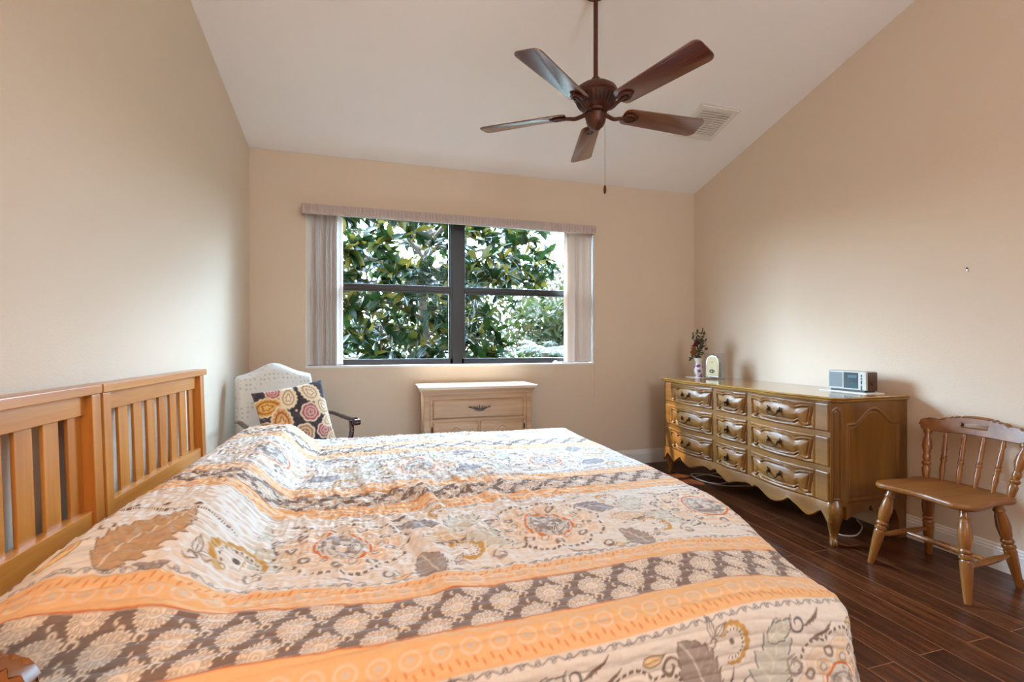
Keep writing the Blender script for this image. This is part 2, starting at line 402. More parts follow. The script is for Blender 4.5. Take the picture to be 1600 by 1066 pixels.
# ------------------------------------------------------------------ ceiling fan
FX, FY, FZ = 1.143, 2.30, 2.44
fan = thing('ceiling_fan', 'bronze ceiling fan with five reddish wood blades on a long downrod', 'fan', (FX, FY, HCE(FY)))
bm = NB(); lathe(bm, [(.0, FZ+.13), (.0125, FZ+.13), (.0125, HCE(FY)-.02), (0, HCE(FY)-.02)], (FX, FY, 0), 20); obj('downrod', bm, M['fan_metal'], fan)
bm = NB(); lathe(bm, [(.0, HCE(FY)-.032), (.03, HCE(FY)-.032), (.060, HCE(FY)-.020), (.068, HCE(FY)+.020), (0, HCE(FY)+.020)], (FX, FY, 0), 32); obj('canopy', bm, M['fan_metal'], fan)
bm = NB()
lathe(bm, [(.0, FZ+.165), (.022, FZ+.165), (.024, FZ+.132), (.05, FZ+.130), (.085, FZ+.118), (.112, FZ+.098), (.122, FZ+.078), (.124, FZ+.066), (.116, FZ+.060), (.112, FZ+.055), (.098, FZ+.022), (.072, FZ-.004), (.060, FZ-.010), (.060, FZ-.026), (.0, FZ-.026)], (FX, FY, 0), 48)
mot = obj('motor_housing', bm, M['fan_metal'], fan)
for k in range(28):
    a = 2*PI*k/28; bm = NB()
    ca, sa = math.cos(a), math.sin(a); tx, ty = -sa, ca
    pts = []
    for t in (0, .25, .5, .75, 1):
        z = FZ+.052-.044*t; r = .1120-.0135*t*2.1+.0016+(.0006 if t > .2 else 0); w = .0052-.0018*t
        r = float(np.interp(z-FZ, [-.004, .022, .055], [.072, .098, .112]))+.0014
        pts.append((r, z, w))
    vs = [[bm.verts.new((FX+ca*r+tx*w*s, FY+sa*r+ty*w*s, z)) for s in (-1, 1)] for r, z, w in pts]
    for i in range(4): bm.faces.new((vs[i][0], vs[i][1], vs[i+1][1], vs[i+1][0]))
    thicken(bm, .0015)
    obj('slot', bm, M['fan_dark'], mot)
bm = NB(); lathe(bm, [(0, FZ-.026), (.05, FZ-.026), (.052, FZ-.032), (.058, FZ-.036), (.058, FZ-.050), (.054, FZ-.056), (.052, FZ-.075), (.042, FZ-.096), (.030, FZ-.104), (.026, FZ-.112), (.012, FZ-.117), (0, FZ-.118)], (FX, FY, 0), 40); obj('switch_housing', bm, M['fan_metal'], fan)
PITCH = R(-13)
for k in range(5):
    a = R(72*k+0.5)
    MT = Matrix.Translation((FX, FY, FZ-.018)) @ Matrix.Rotation(a, 4, 'Z')
    # iron arm: S curve down and out, with an oval medallion under the blade
    bm = NB()
    tube(bm, spline([(.050, 0, -.004), (.085, .002, -.014), (.115, .004, -.020), (.150, .002, -.012), (.185, 0, -.008), (.215, 0, -.008)], 6), [.011]*4+[.010]*27, 10, 1.0) if False else None
    arm = spline([(.050, 0, -.004), (.085, .003, -.016), (.115, .004, -.022), (.150, .002, -.015), (.190, 0, -.010), (.225, 0, -.009)], 6)
    tube(bm, arm, [.012-.003*i/len(arm) for i in range(len(arm))], 10)
    bm.transform(MT)
    br = obj('blade_arm', bm, M['fan_metal'], fan)
    MB_ = MT @ Matrix.Rotation(PITCH, 4, 'X')
    bm = NB()
    for sgn in (1,):
        ring = []
        for q in range(36):
            t = 2*PI*q/36
            c = Vector((.208+.036*math.cos(t), .024*math.sin(t), -.0095)); nrm = Vector((math.cos(t), math.sin(t), 0))
            ring.append([c+nrm*.0075*math.cos(p)+Vector((0, 0, .006*math.sin(p))) for p in [2*PI*j/8 for j in range(8)]])
        rings(bm, ring, closed=True)
    box(bm, .185, .26, -.013, .013, -.0085, -.004, .002)
    bm.transform(MB_); obj('medallion', bm, M['fan_metal'], br)
    bm = NB()
    out = []
    L0, L1, w0, w1 = .165, .668, .058, .073
    def corner(cx, cy, r, a0): return [(cx+r*math.cos(a0+PI/2*q/6), cy+r*math.sin(a0+PI/2*q/6)) for q in range(7)]
    out = corner(L1-.032, w1-.032, .032, 0)+corner(L0+.03, w0-.03, .03, PI/2)+corner(L0+.03, -w0+.03, .03, PI)+corner(L1-.032, -w1+.032, .032, -PI/2)
    prism(bm, out, lambda p: (p[0], p[1], -.003), lambda p: (p[0], p[1], .003), .0012)
    bl = bpy.data.objects.new('blade', bpy.data.meshes.new('blade')); bmesh.ops.recalc_face_normals(bm, faces=bm.faces); bm.to_mesh(bl.data); bm.free()
    bl.data.materials.append(M['blade']); bl.data.shade_smooth(); bl.data.set_sharp_from_angle(angle=R(40)); COL.objects.link(bl); bl.parent = fan
    bl.matrix_local = WM[fan.name].inverted() @ MB_
bm = NB(); pz = FZ-.105
for i in range(90): 
    z = pz-.0035*i-.0
    bmesh.ops.create_uvsphere(bm, u_segments=6, v_segments=4, radius=.0016, matrix=Matrix.Translation((FX+.045, FY-.02, z)))
tube(bm, [(FX+.045, FY-.02, pz+.04), (FX+.045, FY-.02, pz-.316)], .0007, 5)
pc = obj('pull_chain', bm, M['chain'], fan)
bm = NB(); turned(bm, (FX+.045, FY-.02, pz-.316), (FX+.045, FY-.02, pz-.364), [(0, .002), (.15, .006), (.5, .0085), (.85, .007), (1, .003)], 14); obj('pull_fob', bm, M['fan_metal'], pc)

# ------------------------------------------------------------------ twin beds
def twin_bed(y0, y1, label, oa, ob):
    t = thing('twin_bed', label, 'bed', (.1, (y0+y1)/2, 0), 0, 'twin beds pushed together')
    lean = math.tan(R(1.8))
    def sh(bm):
        for v in bm.verts: v.co.x += (.8-v.co.z)*lean
        return bm
    XB = -.902
    bm = NB(); box(bm, XB-.004, XB+.058, y0-oa, y1+ob, .992, 1.022, .004); cap = obj('headboard_cap', sh(bm), M['pine_h'], t)
    bm = NB(); box(bm, XB+.008, XB+.034, y0+.045, y1-.045, .930, .992, .003); obj('headboard_rail', sh(bm), M['pine_h'], t)
    bm = NB(); box(bm, XB+.006, XB+.046, y0+.045, y1-.045, .545, .633, .004); obj('headboard_rail', sh(bm), M['pine_h'], t)
    for a, b in ((y0, y0+.045), (y1-.048, y1)):
        bm = NB(); box(bm, XB-.002, XB+.054, a, b, 0, .992, .004); obj('post', sh(bm), M['pine'], t)
    n = 8; pitch = (y1-y0-.093+.040)/n
    for k in range(n):
        a = y0+.045+pitch*k; bm = NB(); box(bm, XB+.013, XB+.024, a, a+pitch-.040, .60, .94, .003); obj('slat', sh(bm), M['pine'], t)
    for y in (y0+.005, y1-.030):
        bm = NB(); box(bm, XB+.05, .93, y, y+.025, .18, .36, .004); obj('side_rail', bm, M['pine_h'], t)
    bm = NB(); box(bm, .91, .945, y0+.02, y1-.02, .16, .38, .004); obj('footboard', bm, M['pine_h'], t)
    for y in (y0+.01, y1-.06):
        bm = NB(); box(bm, .90, .945, y, y+.05, 0, .17, .004); obj('leg', bm, M['pine'], t)
    bm = NB(); box(bm, -.76, .90, y0+.06, y1-.05, .365, .535, .05, 4); obj('mattress', bm, M['mattress'], t)
twin_bed(1.800, 2.692, 'honey pine twin bed with slatted headboard nearest the armchair', .003, .034)
twin_bed(.896, 1.786, 'honey pine twin bed with slatted headboard farther from the armchair, cut by the photo edge', .034, .003)

# ------------------------------------------------------------------ quilt: a sheet draped over both beds
def vnoise(x, y, s, seed):
    rs = np.random.RandomState(seed); G = rs.rand(257, 257)
    x = np.asarray(x)/s+50; y = np.asarray(y)/s+50
    xi = np.floor(x).astype(int); yi = np.floor(y).astype(int); fx = x-xi; fy = y-yi
    fx = fx*fx*(3-2*fx); fy = fy*fy*(3-2*fy); xi %= 256; yi %= 256
    return (G[xi, yi]*(1-fx)*(1-fy)+G[xi+1, yi]*fx*(1-fy)+G[xi, yi+1]*(1-fx)*fy+G[xi+1, yi+1]*fx*fy)-.5
Y0Q, YFAR, AE, Z0Q = .83, 2.66, 1.09, .628
A = np.concatenate([np.arange(-.80, 1.20, .0026), np.arange(1.20, 1.60, .008)])
B = np.concatenate([np.arange(-.60, -.30, .008), np.arange(-.30, .42, .0024), np.arange(.42, .86, .0036), np.arange(.86, 1.86, .0072), np.arange(1.86, 2.38, .016)])
BB, AA = np.meshgrid(B, A)           # index [a, b]
def bedge(x): return .06*sms(.25, -.45, x)
AEF = AE-.125*sms(.58, -.10, BB)
da = np.maximum(0, AA-AEF); dn = np.maximum(0, bedge(AA)-BB); df = np.maximum(0, BB-(YFAR-Y0Q))
db = np.maximum(dn, df); dd = np.hypot(da, db)+1e-9
rad = .065
phi = np.minimum(dd/rad, PI/2)
out = rad*np.sin(phi)+np.maximum(0, dd-rad*PI/2)*.13
drop = rad*(1-np.cos(phi))+np.maximum(0, dd-rad*PI/2)*.985
# soft folds down the hanging sides
fold = sms(.10, .40, dd)*(.012*np.sin(AA*17+2*np.sin(AA*5))*(dn > da)+.012*np.sin(BB*19+1.5*np.sin(BB*6))*(da >= dn))
out = out+fold
bx = np.minimum(AA, AEF); by = np.clip(BB, bedge(AA), YFAR-Y0Q)
X = bx+out*da/dd; Y = Y0Q+by+out*(df-dn)/dd*1.0
def top_h(x, y):
    g = sms(-.77, -.57, x)*sms(-.265, -.43, x)
    ends = sms(.86, 1.22, y)*sms(2.70, 2.46, y)
    z = .122*g*ends-.11*sms(-.70, -.80, x)
    z += .016*sms(.9, .0, np.hypot((x-.1)/1.2, (y-2.2)/.8))*1.0
    z += .010*vnoise(x, y, .35, 1)
    reg = np.exp(-((x-.12)/.38)**2-((y-1.48)/.45)**2)
    f1 = vnoise(x+.18*y, y*.22, .055, 2); z += reg*.062*np.maximum(0, f1-.03)
    f2 = vnoise(x*.5+y*.6, y*.9-x*.3, .06, 3); z += (.35*reg+.12)*.018*np.abs(f2)
    f3 = vnoise(x+.35*y, y*.35-x*.1, .034, 61); z += reg*.022*np.maximum(0, f3-.02); f4 = vnoise(x-.5*y, y*.5+x*.4, .05, 62); z += reg*.016*np.maximum(0, f4-.1)
    val = np.exp(-((x+.24)/.05)**2)*sms(.95, 1.1, y)
    z += val*.012*vnoise(x*.25, y, .045, 4)
    z -= .065*sms(.72, 1.10, x)*sms(1.40, .85, y)
    return z
Z = Z0Q-drop+top_h(bx, Y0Q+by)
# quilting channels along the bed plus crinkle
qa = np.abs(np.sin(PI*(BB+.004*vnoise(AA, BB, .08, 5))/.027))**.6
crk = vnoise(AA*1.0, BB*3.0, .022, 6)+.6*vnoise(AA*3.2, BB, .03, 8)
hq = .0032*qa+(.0024+.0066*sms(.15, .35, BB)*sms(1.0, .5, AA))*crk
nx = np.where(dd > 1e-6, np.sin(phi)*da/dd, 0); ny = np.where(dd > 1e-6, np.sin(phi)*(df-dn)/dd, 0); nz = np.cos(phi)
X = X+nx*hq; Y = Y+ny*hq; Z = np.maximum(Z+nz*hq, .012)

# printed pattern, in quilt coordinates (u along the bed, v across it)
bu = np.interp(AA, [-.85, -.62, -.47, -.25, 0, .45, .8, 1.0, 1.3], [.205, .185, .175, .180, .138, .146, .165, .185, .19])
wid = np.interp(AA, [-.85, -.25, 0], [.165, .16, .135])
far = sms(.9, .3, BB)
V = BB-(bu-.140)*far
V = np.where(BB < bu, .140+(BB-bu)*(.135/wid), V)
U = AA.ravel().astype(np.float32); V = V.ravel().astype(np.float32)
col = np.zeros((U.size, 3), np.float32)
def L3(r, g, b): return np.array([lin(r), lin(g), lin(b)], np.float32)
CREAM, BROWN, TAUPE, PEACH = L3(217, 209, 199), L3(126, 107, 96), L3(156, 142, 133), L3(223, 178, 130)
ORNG, LPAIS, GOLD, GRGRN, SLATE, RUST = L3(204, 116, 58), L3(226, 208, 186), L3(190, 150, 86), L3(196, 194, 182), L3(112, 108, 112), L3(190, 104, 58)
col[:] = CREAM
AW = .0016
def put(idx, a, c):
    a = np.clip(a, 0, 1).astype(np.float32)[:, None]; col[idx] = col[idx]*(1-a)+c*a
def al(d, w=AW): return np.clip(.5-d/(2*w), 0, 1)
allidx = np.arange(U.size)
def near(u0, v0, r):
    return np.nonzero((np.abs(U-u0) < r) & (np.abs(V-v0) < r))[0]
def local(u0, v0, ang, r):
    i = near(u0, v0, r); x = U[i]-u0; y = V[i]-v0; c, s = math.cos(ang), math.sin(ang)
    return i, x*c+y*s, -x*s+y*c
PER = .71
def bands(v0, flip=1):
    """dark paisley stripe between two peach borders"""
    i = np.nonzero((V > v0-.12) & (V < v0+.26))[0]; u = U[i]; v = (V[i]-v0)
    put(i, al(np.maximum(-.072-v, v-.005)), PEACH); put(i, al(np.maximum(.135-v, v-.205)), PEACH)
    for c0 in (-.034, .168):      # pale ogee motifs on the borders
        uu = (u/.052+.5) % 1-.5; d = np.hypot(uu*.052/1.35, v-c0)
        put(i, al(np.abs(d-.013)-.0016)*.55, CREAM); put(i, al(d-.0055)*.6, L3(188, 190, 186))
    for c0, sg in ((-.060, 1), (.193, -1)):       # rust stitches
        sk = u+sg*(v-c0)*.5
        for off in (0, .012):
            uu = ((sk+off+.004*np.sin(u*9))/.030+.5) % 1-.5
            put(i, al(np.hypot(uu*.030/.0024, (v-c0-sg*off*.5)/.0058)-1, .35)*.7, ORNG)
    put(i, al(np.abs(v-.005)-.0018), RUST); put(i, al(np.abs(v-.136)-.0018), RUST)
    for c0 in (-.080, .213):      # scalloped chain line
        d = np.abs(v-c0-.0032*np.sin(u*2*PI/.030)*np.sign(np.sin(u*2*PI/.06)+.3)); put(i, al(d-.0011), SLATE)
        uu = (u/.030+.5) % 1-.5; put(i, al(np.abs(np.hypot(uu*.03, v-c0)-.0042)-.0008), SLATE)
    b = np.nonzero((V > v0+.003) & (V < v0+.138))[0]; u = U[b]; v = V[b]-v0
    ok = al(np.maximum(.006-v, v-.134)); put(b, ok, BROWN)
    su, sv = .098, .059; k = 0
    for row, cv in enumerate((.012, .070, .128)):
        off = .5*su if row % 2 else 0
        cu = np.floor((u-off)/su+.5); x = (u-off-cu*su); y = v-cv
        x, y = x*.98, y*1.0
        r = np.hypot(x, y)/.0285; th = np.arctan2(y, x)
        tail = np.clip(np.cos(th-.65), 0, 1)**8*.30
        rr = r/(1+tail); ser = 1+.055*np.sign(np.sin(th*24))
        w = AW/.030
        def pt(a, c): put(b, np.clip(a, 0, 1)*ok, c)
        pt(al(rr-ser, w), LPAIS); pt(al(np.abs(rr-.86)-.025, w), TAUPE)
        q = (th*11/(2*PI)) % 1-.5; pt(al(np.abs(np.hypot((rr-.68), q*.40)-.10)-.035, w), TAUPE)
        pt(al(np.abs(rr-.50)-.022, w), TAUPE); pt(al(np.abs(np.hypot(x/.030+.02, y/.030*1.2)-.28)-.03, w)*.8, TAUPE)
        pt(al(np.hypot(x/.030, y/.030)-.10, w)*.6, TAUPE)
        # hooked curls and small flowers between the paisleys
        hx, hy = x-.045, y-.016; hr = np.hypot(hx, hy); pt(al(np.abs(hr-.0075)-.0022)*((hy > -.004) | (hx > 0)), LPAIS)
        for fx, fy in ((.048, -.012), (-.047, .018), (.040, .030), (-.040, -.024)):
            fr = np.hypot(x-fx, y-fy); pt(al(np.abs(fr-.0042)-.0017), LPAIS)
def leaf(u0, v0, ang, Ln, W, fill, line, teeth=7, vein=True, gap=0.25):
    i, x, y = local(u0, v0, ang, Ln*.75); t = np.clip(x/Ln+.5, 0, 1)
    saw = (t*teeth) % 1
    w = W*np.clip(np.sin(PI*t**.8), 0, 1)**.75*(1+gap*(saw-.5))*np.where((t <= 0) | (t >= 1), 0, 1)
    yc = y-.10*Ln*np.sin(PI*2*t)*.35; d = np.abs(yc)-w
    edge = np.maximum(d, np.abs(x)-Ln/2)
    put(i, al(edge), fill)
    if vein:
        ph = (t*teeth-np.abs(yc)/W*.9) % 1; put(i, al(np.abs(ph-.5)-.10, .12)*(edge < -.002)*.55, np.minimum(fill*1.35, 1)); put(i, al(np.abs(yc)-.0018)*(edge < 0)*.8, CREAM)
    put(i, al(np.abs(edge)-.0016), line)
def pod(u0, v0, ang, Ln, W, fill, line):
    i, x, y = local(u0, v0, ang, Ln*.8); t = np.clip(x/Ln+.5, 0, 1); w = W*np.clip(np.sin(PI*t**.7), 0, 1)**1.1; d = np.maximum(np.abs(y-.12*Ln*(t-.5)**2)-w, np.abs(x)-Ln/2)
    put(i, al(d), fill); put(i, al(np.abs(d)-.0013), line); put(i, al(np.abs(y)-.0009)*(d < 0), line)
def curl(u0, v0, ang, r, th, c, turns=1.15, flip=1):
    i, x, y = local(u0, v0, ang, r*1.5); y = y*flip
    rr = np.hypot(x, y)+1e-6; a = np.arctan2(y, x) % (2*PI)
    for k in range(2):
        t = (a+2*PI*k)/(2*PI*turns); m = t < 1
        put(i, al(np.abs(rr-r*(1-.72*t))-th*(.35+.65*np.sin(PI*np.clip(t, 0, 1))))*m, c)
def feather(u0, v0, ang, Ln, c, flip=1):
    i, x, y = local(u0, v0, ang, Ln*.8); y = y*flip; t = x/Ln+.5
    m = (t > 0) & (t < 1); yc = y-.28*Ln*(t-.3)**2
    put(i, al(np.abs(yc)-.0035*np.sin(PI*np.clip(t, 0, 1))-.0006)*m, c)
    ph = (t*6+yc/Ln*5) % 1; put(i, al(np.abs(ph-.5)-.17, .08)*m*(yc < 0)*(yc > -.10*Ln*np.sin(PI*np.clip(t*1.1, 0, 1))), c)
def crescent(u0, v0, ang, r, c, c2, flip=1):
    i, x, y = local(u0, v0, ang, r*1.5); y = y*flip; rr = np.hypot(x, y); a = np.arctan2(y, x)
    m = (a > -2.6) & (a < 1.9); wv = .16*r*np.clip(np.cos((a+.35)/2.3), .1, 1)
    put(i, al(np.abs(rr-r)-wv*(1+.25*np.sin(a*16)))*m, c); ph = (a*16/(2*PI)*1.3) % 1
    put(i, al(np.abs(rr-r*.72)-.0022)*m*(np.abs(ph-.5) < .25), c2)
    put(i, al(np.hypot(x-r*.05, y-r*.1)-r*.16), c2); put(i, al(np.abs(np.hypot(x+r*.1, y-r*.95)-r*.22)-.002), c)
def medallion(u0, v0, ang, Rm, asp=1.0, core=True):
    i, x, y = local(u0, v0, ang, Rm*1.35*max(asp, 1)); x = x/asp
    r = np.hypot(x, y)/Rm; th = np.arctan2(y, x); w = AW/Rm
    sc = 1+.14*(np.abs(np.cos(th*4.5))-.6)
    dash = (((th*64/(2*PI)) % 1) < .62)
    put(i, al(r-sc, w)*.6, L3(222, 210, 194))
    put(i, al(np.abs(r-sc)-.026, w)*dash, L3(124, 110, 104))
    put(i, al(np.abs(r-.80*sc)-.06, w)*.35, PEACH); put(i, al(np.abs(r-.88*sc)-.012, w)*.7, L3(190, 178, 166)); put(i, al(np.abs(r-.52*(1+.06*np.cos(th*9)))-.014, w)*.8, L3(216, 168, 128))
    q = ((th*9/(2*PI)) % 1)-.5; dd_ = np.hypot((r-.74)*Rm, q*2*PI/9*.74*Rm)
    put(i, al(dd_-.095*Rm, AW)*.85*(q*2*PI/9*.74 < (r-.60)*.9)*(-q*2*PI/9*.74 < (r-.60)*.9), BROWN); put(i, al(dd_-.045*Rm), CREAM)
    q = ((th*9/(2*PI)+.5) % 1)-.5; dd_ = np.hypot((r-.60)*Rm, q*2*PI/9*.6*Rm); put(i, al(np.abs(dd_-.06*Rm)-.002), L3(160, 150, 140)); put(i, al(np.abs(dd_-.11*Rm)-.0025)*.9, PEACH)
    if core:
        xs, ys = x/Rm, y/Rm; tw = .44*np.clip(1-(ys+.25)*.75, 0, 1.2)**.8; d = np.maximum(np.abs(xs)-tw*np.where(ys < .5, 1, 0), np.abs(ys-.02)-.50)
        d = np.maximum(np.hypot(xs*(1+.5*np.clip(ys+.3, 0, 1)), ys*.9)-.47, -9)
        put(i, al(d, w), L3(206, 200, 190)); nz_ = vnoise(U[i]*1.0, V[i]*1.0, .011, 21)
        put(i, al(-nz_+.02, .08)*(d < -.05), TAUPE); put(i, al(np.abs(d+.13)-.012, w)*.8, SLATE); put(i, al(np.abs(d)-.022, w), ORNG)
        put(i, al(np.abs(np.hypot(xs, ys+.1)-.14)-.03, w)*((th*10) % 1 < .6), SLATE); put(i, al(np.hypot(xs, ys+.1)-.07, w), CREAM)
def sprig(u0, v0, ang, s, c):
    pod(u0+s*.5*math.cos(ang+.6), v0+s*.5*math.sin(ang+.6), ang+.6, s, s*.17, CREAM, c); pod(u0+s*.5*math.cos(ang-.7), v0+s*.5*math.sin(ang-.7), ang-.7, s*.8, s*.16, CREAM, c)
    curl(u0-s*.2*math.cos(ang), v0-s*.2*math.sin(ang), ang+2, s*.3, s*.04, c)
# hanging side panel (seen at the bottom of the picture)
for k in range(-3, 3):
    u0 = .445+.51*k
    if u0 < -1.1: continue
    medallion(u0, -.265, .15, .128, 1.12)
    leaf(u0+.150, -.165, R(124), .150, .044, TAUPE, BROWN, 7)
    crescent(u0+.232, -.132, .6, .036, GOLD, BROWN)
    leaf(u0+.330, -.185, R(78), .165, .046, GRGRN, SLATE, 5, True, .55); leaf(u0+.352, -.128, R(30), .075, .020, GRGRN, SLATE, 4)
    leaf(u0+.255, -.270, R(-20), .12, .030, L3(200, 180, 156), TAUPE, 6); feather(u0+.215, -.225, R(55), .10, BROWN); feather(u0+.235, -.232, R(58), .09, SLATE, -1)
    sprig(u0+.190, -.112, 1.2, .042, BROWN); pod(u0+.055, -.122, .1, .050, .010, L3(222, 192, 146), BROWN); curl(u0+.088, -.142, 0, .020, .0038, BROWN, 1.2)
    feather(u0-.045, -.140, .35, .075, BROWN); feather(u0+.445, -.112, .4, .065, BROWN); curl(u0+.400, -.118, 2.2, .022, .003, SLATE, 1.2)
    curl(u0+.30, -.262, 1, .03, .0035, SLATE, 1.2); crescent(u0+.19, -.31, 2.0, .03, GOLD, BROWN); curl(u0-.125, -.20, 1.5, .024, .004, TAUPE, 1.2)
# panels on the top of the bed
def top_panel(uo, vo, sg=1):
    for k in range(-2, 4):
        u0 = uo+.556*k
        if u0 < -1.1 or u0 > 1.7: continue
        q = lambda dv: vo+sg*dv
        medallion(u0, q(0), .15*sg, .150, 1.08)
        leaf(u0+.205, q(-.155), sg*R(112), .115, .036, TAUPE, BROWN, 7); crescent(u0+.300, q(-.100), .6, .044, GOLD, BROWN, sg)
        leaf(u0+.385, q(-.055), sg*R(162), .165, .046, GRGRN, SLATE, 5, True, .5); leaf(u0+.262, q(-.02), sg*R(8), .125, .030, L3(206, 184, 156), TAUPE, 6)
        feather(u0+.27, q(-.055), sg*.2, .12, BROWN, sg); leaf(u0+.325, q(.085), sg*R(64), .145, .044, GRGRN, SLATE, 5, True, .5)
        leaf(u0+.195, q(.085), sg*R(152), .130, .036, L3(150, 146, 148), SLATE, 6); sprig(u0+.265, q(-.165), sg*.4, .044, BROWN)
        pod(u0+.145, q(-.185), .2, .05, .010, L3(222, 196, 156), BROWN); curl(u0+.115, q(-.170), 0, .020, .0038, BROWN, 1.2, sg); feather(u0+.44, q(-.125), .3, .07, BROWN, sg)
        crescent(u0+.27, q(.150), 2.2, .034, GOLD, BROWN); feather(u0+.15, q(.165), .3, .09, SLATE, sg); feather(u0+.43, q(.150), -.3, .08, BROWN, -sg); curl(u0+.40, q(.045), .8, .028, .003, SLATE, 1.25, -sg)
        curl(u0-.175, q(-.150), 1.0, .024, .004, TAUPE, 1.2); feather(u0+.05, q(.185), .1, .09, TAUPE, sg); feather(u0+.03, q(-.185), 2.9, .09, TAUPE, -sg)
# fine scrolling line work filling the farther panels
far_i = np.nonzero(V > .64)[0]; wv_ = vnoise(U[far_i], V[far_i], .022, 51)+.5*vnoise(U[far_i], V[far_i], .009, 52)
put(far_i, al(np.abs(wv_)-.035, .03)*.55, L3(128, 126, 132))
top_panel(.467, .415); top_panel(.467+.25, .415+PER, -1); top_panel(.467, .415+2*PER)
i = near(-.55, .40, .27); put(i, np.ones(i.size)*(U[i] < -.30)*(V[i] > .225)*(V[i] < .60), CREAM)
leaf(-.475, .315, R(62), .225, .064, L3(178, 146, 112), L3(120, 92, 66), 8)
pod(-.615, .275, R(30), .085, .017, L3(232, 196, 140), L3(120, 92, 66)); curl(-.565, .345, R(30), .026, .0045, L3(120, 92, 66))
sprig(-.375, .265, R(60), .052, L3(120, 92, 66)); crescent(-.305, .315, 2.4, .052, GOLD, L3(104, 84, 72))
curl(-.70, .26, .4, .030, .006, L3(120, 92, 66))
i, x, y = local(-.60, .47, 0, .30); sc = .13+.022*np.abs(np.sin(x*16)); yy = y+.55*x*.35
dsh = ((x*170) % 1) < .6; put(i, al(np.abs(yy+.02-.018*np.abs(np.sin((x+.05)*17)))-.0065)*dsh*(x < .27), L3(120, 96, 74))
for k in range(6):
    i = near(-.80+.075*k, .56-.022*k, .03); put(i, al(np.hypot(U[i]+.80-.075*k, V[i]-.56+.022*k)-.011), L3(112, 90, 70)); put(i, al(np.hypot(U[i]+.80-.075*k, V[i]-.566+.022*k)-.0045), L3(232, 200, 150))
for k in range(0, 3): bands(PER*k)
bands(-.71)
col *= (1+.05*vnoise(U, V, .004, 30)).astype(np.float32)[:, None]
nA, nB = AA.shape
co = np.stack([X.ravel(), Y.ravel(), Z.ravel()], 1)
quilt_loc = Vector((.1, 1.78, .0)); co = co-np.array(quilt_loc)
idx = np.arange(nA*nB).reshape(nA, nB)
quads = np.stack([idx[:-1, :-1], idx[1:, :-1], idx[1:, 1:], idx[:-1, 1:]], -1).reshape(-1, 4)
me = bpy.data.meshes.new('quilt')
me.vertices.add(len(co)); me.vertices.foreach_set('co', co.astype(np.float32).ravel())
me.loops.add(quads.size); me.loops.foreach_set('vertex_index', quads.astype(np.int32).ravel())
me.polygons.add(len(quads)); me.polygons.foreach_set('loop_start', np.arange(0, quads.size, 4, dtype=np.int32)); me.polygons.foreach_set('loop_total', np.full(len(quads), 4, np.int32))
me.update(calc_edges=True)
ca_ = me.color_attributes.new('print', 'FLOAT_COLOR', 'POINT')
ca_.data.foreach_set('color', np.concatenate([np.clip(col, 0, 1), np.ones((len(col), 1), np.float32)], 1).ravel())
def cloth_print(name, rough=.85, sheen=.3, bump=.3, bs=900, attr='print'):
    m, n, l, b = mat_base(name)
    a = n.new('ShaderNodeAttribute'); a.attribute_name = attr; l.new(a.outputs['Color'], b.inputs['Base Color'])
    b.inputs['Roughness'].default_value = rough; b.inputs['Sheen Weight'].default_value = sheen; b.inputs['Sheen Roughness'].default_value = .4; b.inputs['Specular IOR Level'].default_value = .25
    t = n.new('ShaderNodeTexCoord'); z = n.new('ShaderNodeTexNoise'); z.inputs['Scale'].default_value = bs; l.new(t.outputs['Object'], z.inputs['Vector'])
    bp = n.new('ShaderNodeBump'); bp.inputs['Strength'].default_value = bump; bp.inputs['Distance'].default_value = .001; l.new(z.outputs['Fac'], bp.inputs['Height']); l.new(bp.outputs[0], b.inputs['Normal'])
    return m
q = link('quilt', me, cloth_print('quilt_cotton', .85, .2, .2), None, None)
q.location = quilt_loc
tag(q, 'cream and peach paisley quilt spread over both beds and the pillow hump', 'quilt')

